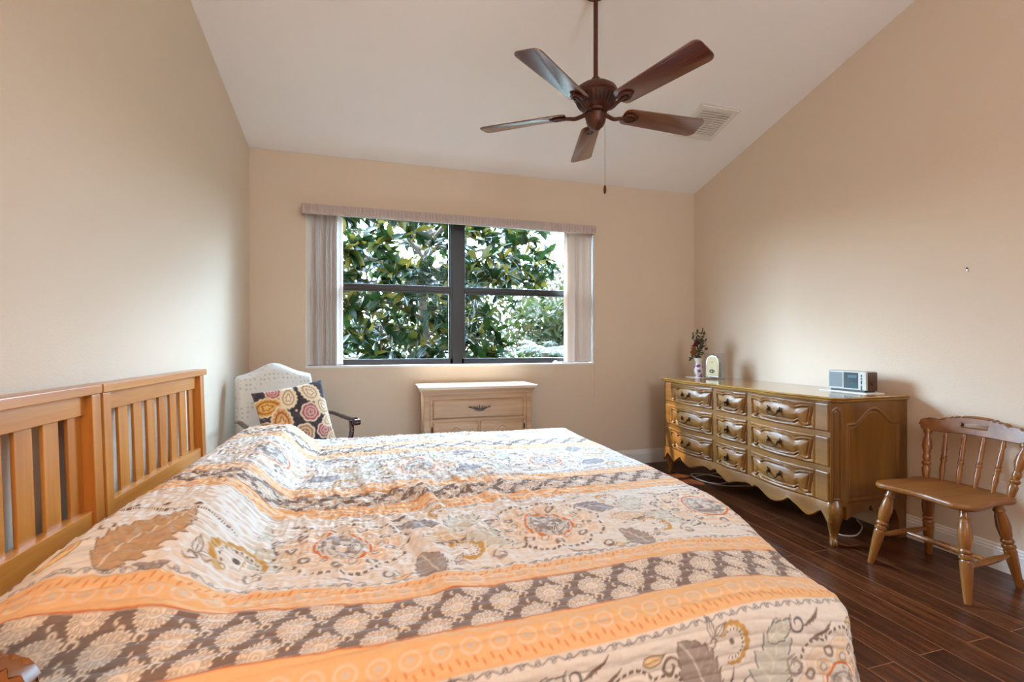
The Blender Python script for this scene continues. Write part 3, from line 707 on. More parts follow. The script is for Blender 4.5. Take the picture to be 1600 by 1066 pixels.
# ------------------------------------------------------------------ dresser (nine drawers, serpentine front)
dr = thing('dresser', 'gold brown nine drawer dresser with a serpentine front and curved legs', 'dresser', (2.75, 2.80, 0))
DY0, DY1, DXF, DXB = 1.992, 3.602, 2.462, 3.022
SECT = [(2.018, 2.592), (2.628, 2.928), (2.968, 3.570)]
def bow(y):
    """how far the front swells toward the room at y"""
    for k, (a, b) in enumerate(SECT):
        if a <= y <= b:
            s = (y-a)/(b-a)
            if k == 1: return .020*math.sin(PI*s)
            s = s if k == 0 else 1-s
            return .034*math.sin(PI*min(1, max(0, (s-.14)/.86)))**1.2 if s > .14 else 0.0
    return 0.0
def gau(x, s): return math.exp(-(x/s)**2)
def drawer(k, z0, z1):
    a, b = SECT[k]; W, H = b-a, z1-z0
    pad = .018 if k == 1 else .020
    wide = k != 1
    c0, c1 = (a+.115, b-pad) if k == 0 else ((a+pad, b-pad) if k == 1 else (a+pad, b-.095))
    n, m = int(W/.0036), int(H/.0036)
    bm = NB()
    def T_(s):
        return H*(.80+.075*math.sin(PI*s)**2 - (.085*gau(s-.20, .055)+.085*gau(s-.80, .055) if wide else .05*gau(s-.25, .08)+.05*gau(s-.75, .08)) + .02*gau(s-.03, .06)+.02*gau(s-.97, .06))
    def B_(s):
        return H*(.20-.02*math.sin(PI*s) + (.10*gau(s-.155, .035)+.10*gau(s-.845, .035) if wide else .09*gau(s-.2, .05)+.09*gau(s-.8, .05)) - .05*gau(s-.06, .05)-.05*gau(s-.94, .05))
    def fn(i, j):
        y = a+W*i; zl = H*j; s = (y-c0)/(c1-c0)
        d = -.05
        if -.1 < s < 1.1: 
            ss = min(1, max(0, s)); side = .006*math.sin(PI*j*2.0)
            d = min(T_(ss)-zl, zl-B_(ss), y-c0-side, c1-side-y)
        h = .0060*math.exp(-(d/.0042)**2) - .0065*math.exp(-((d+.0095)/.0036)**2) - .006*math.exp(-((d-.0100)/.0042)**2)
        if d > 0: h += .0065*float(sms(.006, .050, d))
        if k != 1:  # narrow flat block at the outer end
            ye = (c0-.028) if k == 0 else (c1+.028); h -= .004*math.exp(-((y-ye)/.004)**2)
        e = min(zl, H-zl, y-a, b-y); h -= .007*(1-min(1, e/.006))
        return (DXF-bow(y)-.006-h, y, z0+zl)
    vs = grid(bm, fn, n, m)
    edge = [vs[i][0] for i in range(n)]+[vs[n-1][j] for j in range(1, m)]+[vs[i][m-1] for i in range(n-2, -1, -1)]+[vs[0][j] for j in range(m-2, 0, -1)]
    back = [bm.verts.new((DXF+.02, v.co.y, v.co.z)) for v in edge]
    for q in range(len(edge)): bm.faces.new((edge[q], edge[(q+1) % len(edge)], back[(q+1) % len(edge)], back[q]))
    bm.faces.new(back)
    d = obj('drawer', bm, M['dresser_h'], dr, sharp=60)
    zc = (z0+z1)/2; yc = (c0+c1)/2; xf = DXF-bow(yc)-.018
    bm = NB()
    if wide:
        for s in (-1, 1):
            yy = yc+s*.040; xs = DXF-bow(yy)-.020
            for dz, rr in ((.010, .0085), (-.004, .0065), (.022, .006), (.003, .0075)):
                bmesh.ops.create_uvsphere(bm, u_segments=10, v_segments=7, radius=rr, matrix=Matrix.Translation((xs, yy+s*dz*.35, zc+dz)) @ Matrix.Diagonal((.6, 1, 1, 1)))
            tube(bm, [(xs+.006, yy, zc+.004), (xs-.014, yy, zc+.004)], .005, 8)
        tube(bm, spline([(xf-.012, yc-.040, zc+.004), (xf-.016, yc-.036, zc-.014), (xf-.019, yc-.018, zc-.025), (xf-.020, yc, zc-.027), (xf-.019, yc+.018, zc-.025), (xf-.016, yc+.036, zc-.014), (xf-.012, yc+.040, zc+.004)], 5), .0042, 8)
    else:
        for dz, rr, ry in ((.020, .007, .8), (.008, .012, .9), (-.006, .014, 1), (-.020, .009, .8)):
            bmesh.ops.create_uvsphere(bm, u_segments=10, v_segments=7, radius=rr, matrix=Matrix.Translation((xf+.002, yc, zc+dz)) @ Matrix.Diagonal((.45, ry, 1, 1)))
        turned(bm, (xf, yc, zc+.004), (xf-.022, yc, zc-.004), [(0, .004), (.5, .004), (.7, .010), (.9, .010), (1, .003)], 10)
        tube(bm, spline([(xf-.010, yc-.010, zc), (xf-.013, yc-.010, zc-.018), (xf-.013, yc, zc-.028), (xf-.013, yc+.010, zc-.018), (xf-.010, yc+.010, zc)], 5), .003, 6)
    obj('handle', bm, M['pull'], d)
ZR = [(.648, .812), (.448, .620), (.247, .420)]
for k in range(3):
    for z0, z1 in ZR: drawer(k, z0, z1)
# carcass: front rails and stiles follow the swell, plus canted corners, back and bottom
ys = [DY0+.024+(3.588-DY0-.024)*i/240 for i in range(241)]
bm = NB()
prof = [(DXF-bow(y)+.002, y) for y in ys]
outline = [(2.522, DY0)]+prof+[(DXF, 3.588), (2.49, DY1), (DXB, DY1), (DXB, DY0)]
prism(bm, outline, lambda p: (p[0], p[1], .238), lambda p: (p[0], p[1], .822))
obj('carcass', bm, M['dresser_h'], dr)
# scalloped apron following the same swell
def apr(y):
    z = .205
    for k, (a, b) in enumerate(SECT):
        s = (y-a)/(b-a)
        if -.08 < s < 1.08:
            if k == 1: z = .185-.040*math.exp(-((s-.5)/.16)**2)-.012*abs(math.sin(PI*2*s))
            else:
                t = s if k == 0 else 1-s
                z = .196-.062*math.exp(-((t-.22)/.11)**2)-.048*math.exp(-((t-.62)/.17)**2)+.016*math.exp(-((t-.42)/.035)**2)-.02*math.exp(-((t-.97)/.05)**2)
    e = min(y-DY0, DY1-y); return z-.075*max(0, 1-(e-.02)/.05) if e < .07 else z
bm = NB()
vs = [[bm.verts.new((DXF-bow(y)-(.006 if 0 < q < 3 else .002)-.006*(q == 1), y, zz)) for q, zz in enumerate((apr(y), apr(y)+.008, .23, .245))] for y in ys]
for i in range(len(vs)-1):
    for j in range(3): bm.faces.new((vs[i][j], vs[i+1][j], vs[i+1][j+1], vs[i][j+1]))
thicken(bm, -.022)
obj('apron', bm, M['dresser_h'], dr, sharp=50)
# moulded top
bm = NB()
def topring(o, z): return [Vector((p[0]-(o if 0 < i < len(outline)-3 else o*.7), p[1]+(-o if p[1] < DY0+.03 else (o if p[1] > DY1-.02 else 0)), z)) for i, p in enumerate(outline[:-2])]+[Vector((DXB+.002, DY1+o, z)), Vector((DXB+.002, DY0-o, z))]
rings(bm, [topring(.002, .818), topring(.010, .820), topring(.016, .826), topring(.018, .833), topring(.014, .836), topring(.022, .838), topring(.026, .842), topring(.022, .847), topring(.010, .849)])
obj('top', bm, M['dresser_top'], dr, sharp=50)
# canted corner pilasters
for yy, sg in ((DY0, 1), (DY1, -1)):
    bm = NB()
    p0 = Vector((2.522, yy, 0)); p1 = Vector((DXF+.004, yy+sg*.026, 0)); nrm = Vector((-.45, -.9*sg, 0)).normalized()
    dirv = p1-p0
    def cp(s, z, h): return p0+dirv*s+nrm*h+Vector((0, 0, z))
    def pf(i, j):
        z = .24+.575*j; s = i
        top = .785-.02*abs(s-.5)*2*1.2
        inside = min(min(s-.16, .84-s)*.066, z-.27, top-z)
        return cp(s, z, .003+.004*math.exp(-(inside/.0035)**2)-.004*math.exp(-((inside-.006)/.003)**2))
    grid(bm, pf, 26, 120); thicken(bm, .006)
    obj('corner_post', bm, M['dresser'], dr, sharp=60)
# side panels with an arched moulding
for yy, sg in ((DY0, -1), (DY1, 1)):
    bm = NB(); x0_, x1_ = 2.522, DXB
    def arch(x):
        s = (x-2.56)/(2.955-2.56); return .690+.085*(math.sin(PI*min(1, max(0, (s-.12)/.76)))**1.6 if .12 < s < .88 else 0)+(.0)
    def sf(i, j):
        x = x0_+(x1_-x0_)*i; z = .225+.592*j
        d = min(x-2.56, 2.955-x, z-.26, arch(x)-z)
        h = .006*math.exp(-(d/.006)**2)-.003*math.exp(-((d-.011)/.004)**2)-.002*(d > 0)
        if x > 2.975: h += .003
        return (x, yy+sg*(.004+h), z)
    grid(bm, sf, 130, 130); thicken(bm, .006 if sg < 0 else -.006)
    obj('side_panel', bm, M['dresser'], dr, sharp=60)
    bm = NB(); pts = []
    for i in range(61):
        s = i/60; x = 2.55+(2.985-2.55)*s; z = .150+.045*math.sin(PI*s)**.7-.02*gau(s-.5, .06)+.03*gau(s-.42, .03)+.03*gau(s-.58, .03); pts.append((x, z))
    poly = [(2.55, .235)]+pts+[(2.985, .235)]
    prism(bm, poly, lambda p: (p[0], yy+sg*.006, p[1]), lambda p: (p[0], yy-sg*.016, p[1])); obj('side_apron', bm, M['dresser'], dr)
# cabriole front legs and square back legs
def cab_leg(yy, sg):
    bm = NB(); rr = []
    c = Vector((2.500, yy+sg*.030, 0)); o = Vector((-.72, -.69*sg, 0)).normalized(); pr_ = Vector((-o.y, o.x, 0))
    for z, off, w in ((.262, .006, .034), (.235, .012, .041), (.20, .018, .044), (.165, .019, .041), (.125, .011, .033), (.085, .003, .0255), (.055, -.001, .021), (.036, .004, .019), (.022, .012, .022), (.010, .014, .022), (.0, .012, .018)):
        p = c+o*(off-.012)+Vector((0, 0, z)); n_ = 16
        rr.append([p+(o*math.cos(2*PI*k/n_)*abs(math.cos(2*PI*k/n_))**-.25+pr_*math.sin(2*PI*k/n_)*(abs(math.sin(2*PI*k/n_))+1e-6)**-.25)*w if abs(math.cos(2*PI*k/n_)) > 1e-3 else p+pr_*math.sin(2*PI*k/n_)*w for k in range(n_)])
    rings(bm, rr)
    for k in (-1, 0, 1):
        tube(bm, [c+o*.024+pr_*.010*k+Vector((0, 0, .034)), c+o*.034+pr_*.011*k+Vector((0, 0, .018)), c+o*.026+pr_*.010*k+Vector((0, 0, .006))], .006, 8)
    obj('leg', bm, M['dresser'], dr, sharp=60)
cab_leg(DY0, 1); cab_leg(DY1, -1)
for yy, sg in ((DY0, 1), (DY1, -1)):
    bm = NB(); poly = [(DXB, 0), (DXB, .24), (2.93, .24), (2.935, .16), (2.955, .13), (2.965, .08), (2.96, 0)]
    prism(bm, poly, lambda p: (p[0], yy-sg*.004, p[1]), lambda p: (p[0], yy+sg*.05, p[1]), .003); obj('leg', bm, M['dresser'], dr)

# ------------------------------------------------------------------ things on the dresser
DT = .849
M['paper'] = P('white_card', C(226, 222, 212), .5)
bm = NB(); box(bm, 2.80, 2.95, 2.06, 2.37, DT, DT+.005, .001); tag(obj('mat', bm, M['paper']), 'thin white mat lying under the radio on the dresser top', 'mat')
bm = NB(); box(bm, 2.70, 2.84, 3.44, 3.62, DT, DT+.004, .001); tag(obj('mat', bm, M['paper']), 'thin white mat lying under the flower vase on the dresser top', 'mat')
# radio
rad_ = thing('radio', 'white fronted table radio with a dark dial at the near end of the dresser', 'radio', (2.88, 2.21, DT+.005))
RX, RY0, RY1, RZ0, RZ1 = 2.838, 2.09, 2.335, DT+.005, DT+.132
M['radio_white'] = P('radio_white', C(186, 186, 176), .5); M['radio_grille'] = P('radio_grille', C(140, 148, 150), .5, bump=.8, bscale=900)
M['radio_wood'] = wood('radio_walnut', C(62, 34, 20), C(88, 50, 30), 'Z', .35, .3, 10, 20); M['radio_dial'] = P('radio_dial', C(10, 26, 30), .35, spec=.3); M['radio_black'] = P('radio_black', C(18, 20, 26), .4)
M['radio_blue'] = P('radio_dial_band', C(76, 98, 110), .5, spec=.3); M['teal'] = P('radio_teal', C(12, 60, 60), .45, spec=.3)
bm = NB(); box(bm, RX+.012, RX+.095, RY0, RY1, RZ0+.010, RZ1-.004, .004); obj('case', bm, M['radio_wood'], rad_)
bm = NB(); box(bm, RX+.006, RX+.090, RY0+.012, RY1-.012, RZ0, RZ0+.014, .002); obj('plinth', bm, M['radio_black'], rad_)
bm = NB(); box(bm, RX, RX+.016, RY0, RY1, RZ0+.012, RZ1, .004); box(bm, RX+.01, RX+.09, RY0+.003, RY1, RZ1-.006, RZ1, .002); ff = obj('front', bm, M['radio_white'], rad_)
bm = NB(); box(bm, RX-.0012, RX+.002, RY0+.148, RY1-.008, RZ0+.022, RZ1-.010, .001); obj('grille', bm, M['radio_grille'], ff)
bm = NB(); box(bm, RX-.002, RX+.002, RY0+.048, RY0+.140, RZ0+.020, RZ1-.008, .0018)
bmesh.ops.delete(bm, geom=[], context='VERTS')
obj('dial', bm, M['radio_dial'], ff)
bm = NB(); box(bm, RX-.0026, RX-.0018, RY0+.056, RY0+.112, RZ1-.042, RZ1-.024); obj('dial_scale', bm, M['radio_blue'], ff)
bm = NB(); box(bm, RX-.0026, RX-.0018, RY0+.054, RY0+.098, RZ0+.026, RZ0+.058); obj('dial_panel', bm, M['teal'], ff)
for k, (a, b) in enumerate(((.100, .112), (.082, .094), (.054, .076), (.016, .046))):
    bm = NB(); box(bm, RX-.0026, RX+.001, RY0+.024, RY0+.031, RZ0+a-.004, RZ0+b-.004, .001); obj('button', bm, M['radio_black'], ff)
bm = NB(); turned(bm, (RX+.055, RY0+.001, RZ0+.055), (RX+.055, RY0-.009, RZ0+.055), [(0, .015), (.8, .014), (1, .011)], 20); obj('knob', bm, M['radio_wood'], rad_)
# crystal clock
ck = thing('mantel_clock', 'clear crystal clock with an arched cream face, beside the vase', 'clock', (2.79, 3.345, DT), math.atan2(-.16, .045))
bm = NB(); box(bm, -.086, .086, -.030, .030, 0, .222, .006)
obj('crystal_block', bm, M['crystal'], ck, local=True)
M['clock_frame'] = P('silver_clock_frame', C(190, 186, 176), .25, .6); M['clock_face'] = P('cream_clock_face', C(206, 192, 152), .6); M['clock_dark'] = P('clock_hands', C(60, 58, 52), .4)
def archpoly(w, z0, z1): return [(-w, z0), (w, z0)]+[(w*math.cos(PI*k/20), z1-w+w*math.sin(PI*k/20)) for k in range(21)]
bm = NB(); prism(bm, archpoly(.060, .018, .204), lambda p: (p[0], .012, p[1]), lambda p: (p[0], -.033, p[1]), .002); obj('frame', bm, M['clock_frame'], ck, local=True)
bm = NB(); prism(bm, archpoly(.050, .028, .194), lambda p: (p[0], -.030, p[1]), lambda p: (p[0], -.0355, p[1])); fc = obj('face', bm, M['clock_face'], ck, local=True)
bm = NB(); tube(bm, [(.0, -.037, .142), (.017, -.037, .152)], .0014, 6); tube(bm, [(0, -.037, .142), (-.010, -.037, .150)], .0016, 6)
obj('hands', bm, M['clock_dark'], fc, local=True)
bm = NB()
for q in range(2): rings(bm, [[Vector(((.022-.008*q)*math.cos(t)+.004*math.cos(t)*math.cos(p)-.004*q, -.037+.002*math.sin(p), .068+(.013-.004*q)*math.sin(t)+.003*math.sin(t)*math.cos(p))) for p in [2*PI*j/6 for j in range(6)]] for t in [2*PI*i_/24 for i_ in range(24)]], closed=True)
obj('ornament', bm, M['clock_dark'], fc, local=True)
# vase
def vase_mat():
    m, n, l, b = mat_base('white_vase_purple_flowers')
    t = n.new('ShaderNodeTexCoord'); v = n.new('ShaderNodeTexVoronoi'); v.inputs['Scale'].default_value = 26; l.new(t.outputs['Object'], v.inputs['Vector'])
    s = n.new('ShaderNodeSeparateXYZ'); l.new(t.outputs['Object'], s.inputs[0])
    r = n.new('ShaderNodeValToRGB'); r.color_ramp.elements[0].position = .42; r.color_ramp.elements[0].color = C(110, 62, 126); r.color_ramp.elements[1].position = .58; r.color_ramp.elements[1].color = C(226, 220, 224); l.new(v.outputs['Distance'], r.inputs[0])
    k = n.new('ShaderNodeMath'); k.operation = 'LESS_THAN'; k.inputs[1].default_value = .115; l.new(s.outputs['Z'], k.inputs[0])
    mx = n.new('ShaderNodeMix'); mx.data_type = 'RGBA'; l.new(k.outputs[0], mx.inputs['Factor']); mx.inputs['A'].default_value = C(226, 222, 220); l.new(r.outputs[0], mx.inputs['B']); l.new(mx.outputs['Result'], b.inputs['Base Color']); b.inputs['Roughness'].default_value = .15
    return m
VX, VY, VZ = 2.772, 3.528, DT+.004
vs_ = thing('vase', 'small white porcelain vase with purple flowers painted on it', 'vase', (VX, VY, VZ))
bm = NB(); lathe(bm, [(0, 0), (.030, 0), (.032, .006), (.024, .014), (.036, .040), (.041, .062), (.038, .085), (.029, .112), (.026, .128), (.032, .152), (.041, .172), (.038, .172), (.029, .150), (.022, .128), (.0, .120)], (VX, VY, VZ), 32); obj('body', bm, vase_mat(), vs_)
# dried flowers standing in the vase
fl = thing('dried_bouquet', 'dried rust and maroon flowers with green sprigs standing in the vase', 'flowers', (VX, VY, VZ+.125))
M['stem'] = P('dry_stem', C(70, 66, 38), .8); M['dleaf'] = P('dull_green_leaf', C(66, 66, 38), .7, var=.35, vscale=40); M['rust'] = P('rust_petals', C(150, 84, 46), .8, var=.3, vscale=60); M['maroon'] = P('maroon_petals', C(92, 40, 38), .8, var=.3, vscale=60); M['ivory'] = P('ivory_petals', C(206, 190, 160), .8)
rs = np.random.RandomState(11)
def petal(bm, c, d, L, w):
    d = Vector(d).normalized(); x, y = frame_for(d); x = (x*math.cos(rs.rand()*6)+y*math.sin(rs.rand()*6)).normalized(); n_ = d.cross(x)
    ring = []
    for t, ww, h in ((0, .15, 0), (.35, .9, .12), (.7, .85, .10), (1, .1, -.08)):
        p = Vector(c)+d*L*t+n_*L*h; ring.append([bm.verts.new(p-x*w*ww), bm.verts.new(p+n_*L*.10), bm.verts.new(p+x*w*ww)])
    for i_ in range(3):
        for j_ in range(2): bm.faces.new((ring[i_][j_], ring[i_][j_+1], ring[i_+1][j_+1], ring[i_+1][j_]))
heads = [((-.010, .035, .085), 'rust', .034), ((-.015, .055, .045), 'rust', .032), ((.0, .010, .140), 'maroon', .032), ((.01, -.012, .160), 'maroon', .026), ((-.02, .022, .115), 'maroon', .026), ((-.01, .0, .085), 'ivory', .022), ((-.02, .082, .052), 'ivory', .016), ((.0, -.100, .085), 'maroon', .016)]
top = Vector((VX, VY, VZ+.135))
for hp, c, s in heads:
    p = Vector((VX, VY, VZ+.17))+Vector(hp); bm = NB(); tube(bm, spline([top, (top+p)/2+Vector((0, 0, .01)), p], 4), .0014, 5); st_ = obj('stem', bm, M['stem'], fl)
    bm = NB()
    for q in range(26): 
        d = Vector((rs.randn(), rs.randn(), rs.randn()*.8+.5)); petal(bm, p, d, s*(.7+.5*rs.rand()), s*.42)
    thicken(bm, .0006); obj('flower', bm, M[c], st_)
for tip in ((-.0, .02, .225), (.005, -.035, .235), (.0, -.062, .205), (.0, -.078, .150), (.01, -.04, .11), (-.01, .055, .20), (-.01, -.03, .075), (.01, .03, .02), (-.02, .065, .0)):
    p = Vector((VX, VY, VZ+.17))+Vector(tip); path_ = spline([top, (top*.4+p*.6)+Vector((0, .012, .02)), p], 6); bm = NB(); tube(bm, path_, .0013, 5); st_ = obj('stem', bm, M['stem'], fl)
    bm = NB()
    for q in range(9): 
        c = path_[4+q % (len(path_)-4)]; petal(bm, c, Vector((rs.randn()*.5, rs.randn(), rs.randn()*.7)), .030+.014*rs.rand(), .0075)
    petal(bm, p, p-path_[-3], .04, .01)
    thicken(bm, .0006); obj('leaves', bm, M['dleaf'], st_)

# ------------------------------------------------------------------ captain-style side chair
LEGP = [(0, .013), (.03, .0145), (.30, .0225), (.42, .0245), (.445, .020), (.455, .026), (.475, .026), (.485, .020), (.50, .018), (.52, .025), (.54, .025), (.555, .020), (.60, .024), (.70, .0275), (.80, .024), (.86, .018), (.875, .0225), (.89, .0225), (.90, .018), (.95, .018), (1, .014)]
SPP = [(0, .0075), (.06, .009), (.22, .0125), (.36, .0095), (.40, .0135), (.43, .0135), (.45, .010), (.48, .0135), (.51, .010), (.62, .0115), (.80, .0085), (.86, .0115), (.89, .0085), (1, .0065)]
POSTP = [(0, .012), (.05, .015), (.18, .019), (.24, .013), (.27, .020), (.30, .020), (.33, .013), (.38, .017), (.44, .017), (.47, .013), (.62, .022), (.74, .019), (.86, .011), (.90, .018), (.96, .018), (1, .009)]
STRP = [(0, .008), (.2, .012), (.38, .0155), (.42, .011), (.44, .0155), (.56, .0155), (.58, .011), (.62, .0155), (.8, .012), (1, .008)]
def make_chair():
    t = thing('side_chair', '', 'chair')
    # local frame: x across (0 = centre), y toward the back, z up
    seatz = .415
    outl = []
    for (x, y) in spline([(-.225, .115), (-.215, .03), (-.232, -.08), (-.225, -.185), (-.17, -.215), (-.08, -.200), (0, -.192), (.08, -.200), (.17, -.215), (.225, -.185), (.232, -.08), (.215, .03), (.225, .115), (.205, .165), (.12, .195), (0, .205), (-.12, .195), (-.205, .165), (-.225, .115)][0:0] or [(-.225, .115, 0), (-.205, .03, 0), (-.228, -.08, 0), (-.225, -.175, 0), (-.17, -.212, 0), (-.08, -.200, 0), (0, -.190, 0), (.08, -.200, 0), (.17, -.212, 0), (.225, -.175, 0), (.228, -.08, 0), (.205, .03, 0), (.225, .115, 0), (.205, .165, 0), (.12, .195, 0), (0, .205, 0), (-.12, .195, 0), (-.205, .165, 0), (-.225, .115, 0)], 5)[:-1] if False else []: outl.append((x, y))
    sp = spline([(-.225, .115, 0), (-.208, .03, 0), (-.228, -.08, 0), (-.225, -.175, 0), (-.17, -.212, 0), (-.08, -.200, 0), (0, -.190, 0), (.08, -.200, 0), (.17, -.212, 0), (.225, -.175, 0), (.228, -.08, 0), (.208, .03, 0), (.225, .115, 0), (.205, .165, 0), (.12, .195, 0), (0, .205, 0), (-.12, .195, 0), (-.205, .165, 0), (-.225, .115, 0)], 5)[:-1]
    bm = NB(); rr = []
    for k, z in ((.93, seatz-.014), (.985, seatz-.012), (1, seatz-.004), (1, seatz+.006), (.985, seatz+.013), (.94, seatz+.015), (.75, seatz+.011), (.4, seatz+.007), (.05, seatz+.006)):
        rr.append([Vector((p.x*k*.91, p.y*k, z)) for p in sp])
    rings(bm, rr); obj('seat', bm, M['maple_h'], t, local=True, sharp=60)
    feet = [(-.205, -.215), (.205, -.215), (-.185, .205), (.185, .205)]; tops = [(-.150, -.135), (.150, -.135), (-.140, .120), (.140, .120)]
    def lp(i, z): 
        a, b = Vector((feet[i][0], feet[i][1], 0)), Vector((tops[i][0], tops[i][1], seatz-.008)); return a.lerp(b, z/(seatz-.008))
    for i in range(4):
        bm = NB(); turned(bm, lp(i, 0), lp(i, seatz-.008), LEGP, 20); obj('leg', bm, M['maple'], t, local=True, sharp=50)
    for a, b in ((0, 2), (1, 3)):
        bm = NB(); turned(bm, lp(a, .150), lp(b, .150), STRP, 14); obj('stretcher', bm, M['maple'], t, local=True, sharp=50)
    m0 = (lp(0, .150)+lp(2, .150))/2; m1 = (lp(1, .150)+lp(3, .150))/2
    bm = NB(); turned(bm, m0, m1, STRP, 14); obj('stretcher', bm, M['maple'], t, local=True, sharp=50)
    # back: two heavy posts, four spindles, crest rail with a hand slot
    def bk(x, z): # curve of the back
        return Vector((x, .165+.0-.30*x*x+.26*(z-seatz), z))
    def cz(x):
        s = x/.235; return .682-.010*abs(s)+.0, .758+.012*math.cos(s*PI*1.0)-.014*abs(s)**3-.008*math.exp(-((abs(s)-.62)/.12)**2)
    for x in (-.185, .185):
        bm = NB(); turned(bm, bk(x*.93, seatz+.010), bk(x*1.08, .688), POSTP, 18); obj('back_post', bm, M['maple'], t, local=True, sharp=50)
    for x in (-.110, -.037, .037, .110):
        bm = NB(); turned(bm, bk(x*.95, seatz+.010), bk(x*1.08, .690), SPP, 14); obj('spindle', bm, M['maple'], t, local=True, sharp=50)
    bm = NB(); n = 60; cols = []
    for i in range(n+1):
        x = -.235+.47*i/n; s = abs(x)/.235
        z0, z1 = cz(x); 
        if s > .86: e = math.sqrt(max(0, 1-((s-.86)/.14)**2)); mid = .715; z0, z1 = mid+(z0-mid)*max(e, .12), mid+(z1-mid)*max(e, .12)
        zs = (z0+z1)/2+.004; sw = .062; hh = .0135*math.sqrt(max(0, 1-(x/sw)**2))**.5 if abs(x) < sw else 0
        cols.append((x, z0, zs-hh, zs+hh, z1, abs(x) < sw*.999))
    def CV(x, z, dy): p = bk(x, z); p.y += dy; return p
    TH = .0125
    F = [[[bm.verts.new(CV(c[0], c[1+q], dy)) for q in range(4)] for dy in (-TH, TH)] for c in cols]
    for i in range(n):
        for q in range(3):
            if q == 1 and (cols[i][5] and cols[i+1][5]): continue
            bm.faces.new((F[i][0][q], F[i+1][0][q], F[i+1][0][q+1], F[i][0][q+1])); bm.faces.new((F[i][1][q], F[i][1][q+1], F[i+1][1][q+1], F[i+1][1][q]))
        for q in (0, 3): bm.faces.new((F[i][0][q], F[i][1][q], F[i+1][1][q], F[i+1][0][q]))
        if cols[i][5] and cols[i+1][5]:
            for q in (1, 2): bm.faces.new((F[i][0][q], F[i+1][0][q], F[i+1][1][q], F[i][1][q]))
    for i in (0, n):
        for q in range(3): bm.faces.new((F[i][0][q], F[i][1][q], F[i][1][q+1], F[i][0][q+1]))
    bmesh.ops.remove_doubles(bm, verts=bm.verts, dist=.0003)
    be = [e for e in bm.edges if len(e.link_faces) == 2 and e.calc_face_angle(0) > R(50)]
    bmesh.ops.bevel(bm, geom=be, offset=.0055, segments=3, profile=.5, affect='EDGES')
    obj('crest_rail', bm, M['maple_h'], t, local=True, sharp=50)
    return t
ch = make_chair()
ch.location = (2.705, 1.608, 0); ch.rotation_euler = (0, 0, -PI/2+R(1.8))
ch['label'] = 'honey maple spindle back chair standing by the right wall beside the dresser'
ch['group'] = 'turned wooden spindle chairs'
dup(ch, (-.665, .515, 0), R(0), 'honey wood chair by the near bed, only its crest rail end in the photo corner', 'turned wooden spindle chairs')

# ------------------------------------------------------------------ pickled oak cabinet under the window
cb = thing('cabinet', 'pale pickled oak cabinet with one drawer and two doors under the window', 'cabinet', (.76, 3.74, 0))
KX0, KX1, KYF = .335, 1.190, 3.56
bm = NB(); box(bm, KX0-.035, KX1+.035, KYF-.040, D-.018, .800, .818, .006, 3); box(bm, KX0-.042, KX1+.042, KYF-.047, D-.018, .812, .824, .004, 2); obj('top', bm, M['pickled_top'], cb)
bm = NB()
box(bm, KX0, KX1, KYF, D-.020, .06, .800, .004)
for k, (o, z0, z1) in enumerate(((.026, .787, .801), (.018, .775, .789), (.010, .758, .777))): box(bm, KX0-o, KX1+o, KYF-o-.004, D-.02, z0, z1, .004)
for a, b in ((KX0-.002, KX0+.042), (KX1-.042, KX1+.002)): box(bm, a, b, KYF-.012, KYF+.02, .06, .760, .006, 3)
box(bm, KX0+.04, KX1-.04, KYF-.004, KYF+.01, .550, .565, .002)
obj('carcass', bm, M['pickled'], cb)
bm = NB(); box(bm, KX0-.012, KX1+.012, KYF-.014, D-.02, 0, .085, .008); obj('plinth', bm, M['pickled'], cb)
def panel_front(x0, x1, z0, z1, arch=False):
    bm = NB(); W, H = x1-x0, z1-z0; n, m = int(W/.006), int(H/.006)
    def fn(i, j):
        x = W*i; z = H*j; e = min(x, W-x, z, H-z); h = .010*float(sms(0, .012, e))+.0
        if arch:
            s = x/W; at = H-.11+.070*math.exp(-((s-.5)/.17)**2)-.012*abs(math.sin(s*PI*2)); d = min(x-.055, W-.055-x, z-.06, at-z)
            h += .005*math.exp(-(d/.005)**2)-.004*math.exp(-((d-.010)/.004)**2)+(.003 if d > .015 else 0)
            for cx in (.14, .86):     # carved sprays in the spandrels
                q = math.hypot((s-cx)*W, z-(H-.055)); 
                if q < .055: h += .0025*math.sin(math.atan2(z-(H-.055), (s-cx)*W)*5+q*160)*(1-q/.055)
        else: h -= .003*math.exp(-((e-.020)/.004)**2)
        return (x0+x, KYF-.002-h, z0+z)
    vs = grid(bm, fn, n, m)
    edge = [vs[i][0] for i in range(n)]+[vs[n-1][j] for j in range(1, m)]+[vs[i][m-1] for i in range(n-2, -1, -1)]+[vs[0][j] for j in range(m-2, 0, -1)]
    back = [bm.verts.new((v.co.x, KYF+.004, v.co.z)) for v in edge]
    for q in range(len(edge)): bm.faces.new((edge[q], edge[(q+1) % len(edge)], back[(q+1) % len(edge)], back[q]))
    bm.faces.new(back); return bm
dw = obj('drawer', panel_front(KX0+.062, KX1-.062, .572, .722), M['pickled'], cb, sharp=60)
bm = NB(); xc, zc, yf = (KX0+KX1)/2, .655, KYF-.014
tube(bm, spline([(xc-.075, yf-.002, zc+.004), (xc-.055, yf-.010, zc-.002), (xc-.03, yf-.016, zc-.018), (xc, yf-.018, zc-.024), (xc+.03, yf-.016, zc-.018), (xc+.055, yf-.010, zc-.002), (xc+.075, yf-.002, zc+.004)], 6), .0052, 8)
for k in range(-3, 4):
    a = k*.30; tube(bm, spline([(xc+.006*k, yf, zc-.018), (xc+.018*k, yf-.004, zc+.002-.002*abs(k)), (xc+.026*k, yf-.002, zc+.020-.0055*abs(k))], 5), [.004]*5+[.0055]*3+[.003]*3, 8)
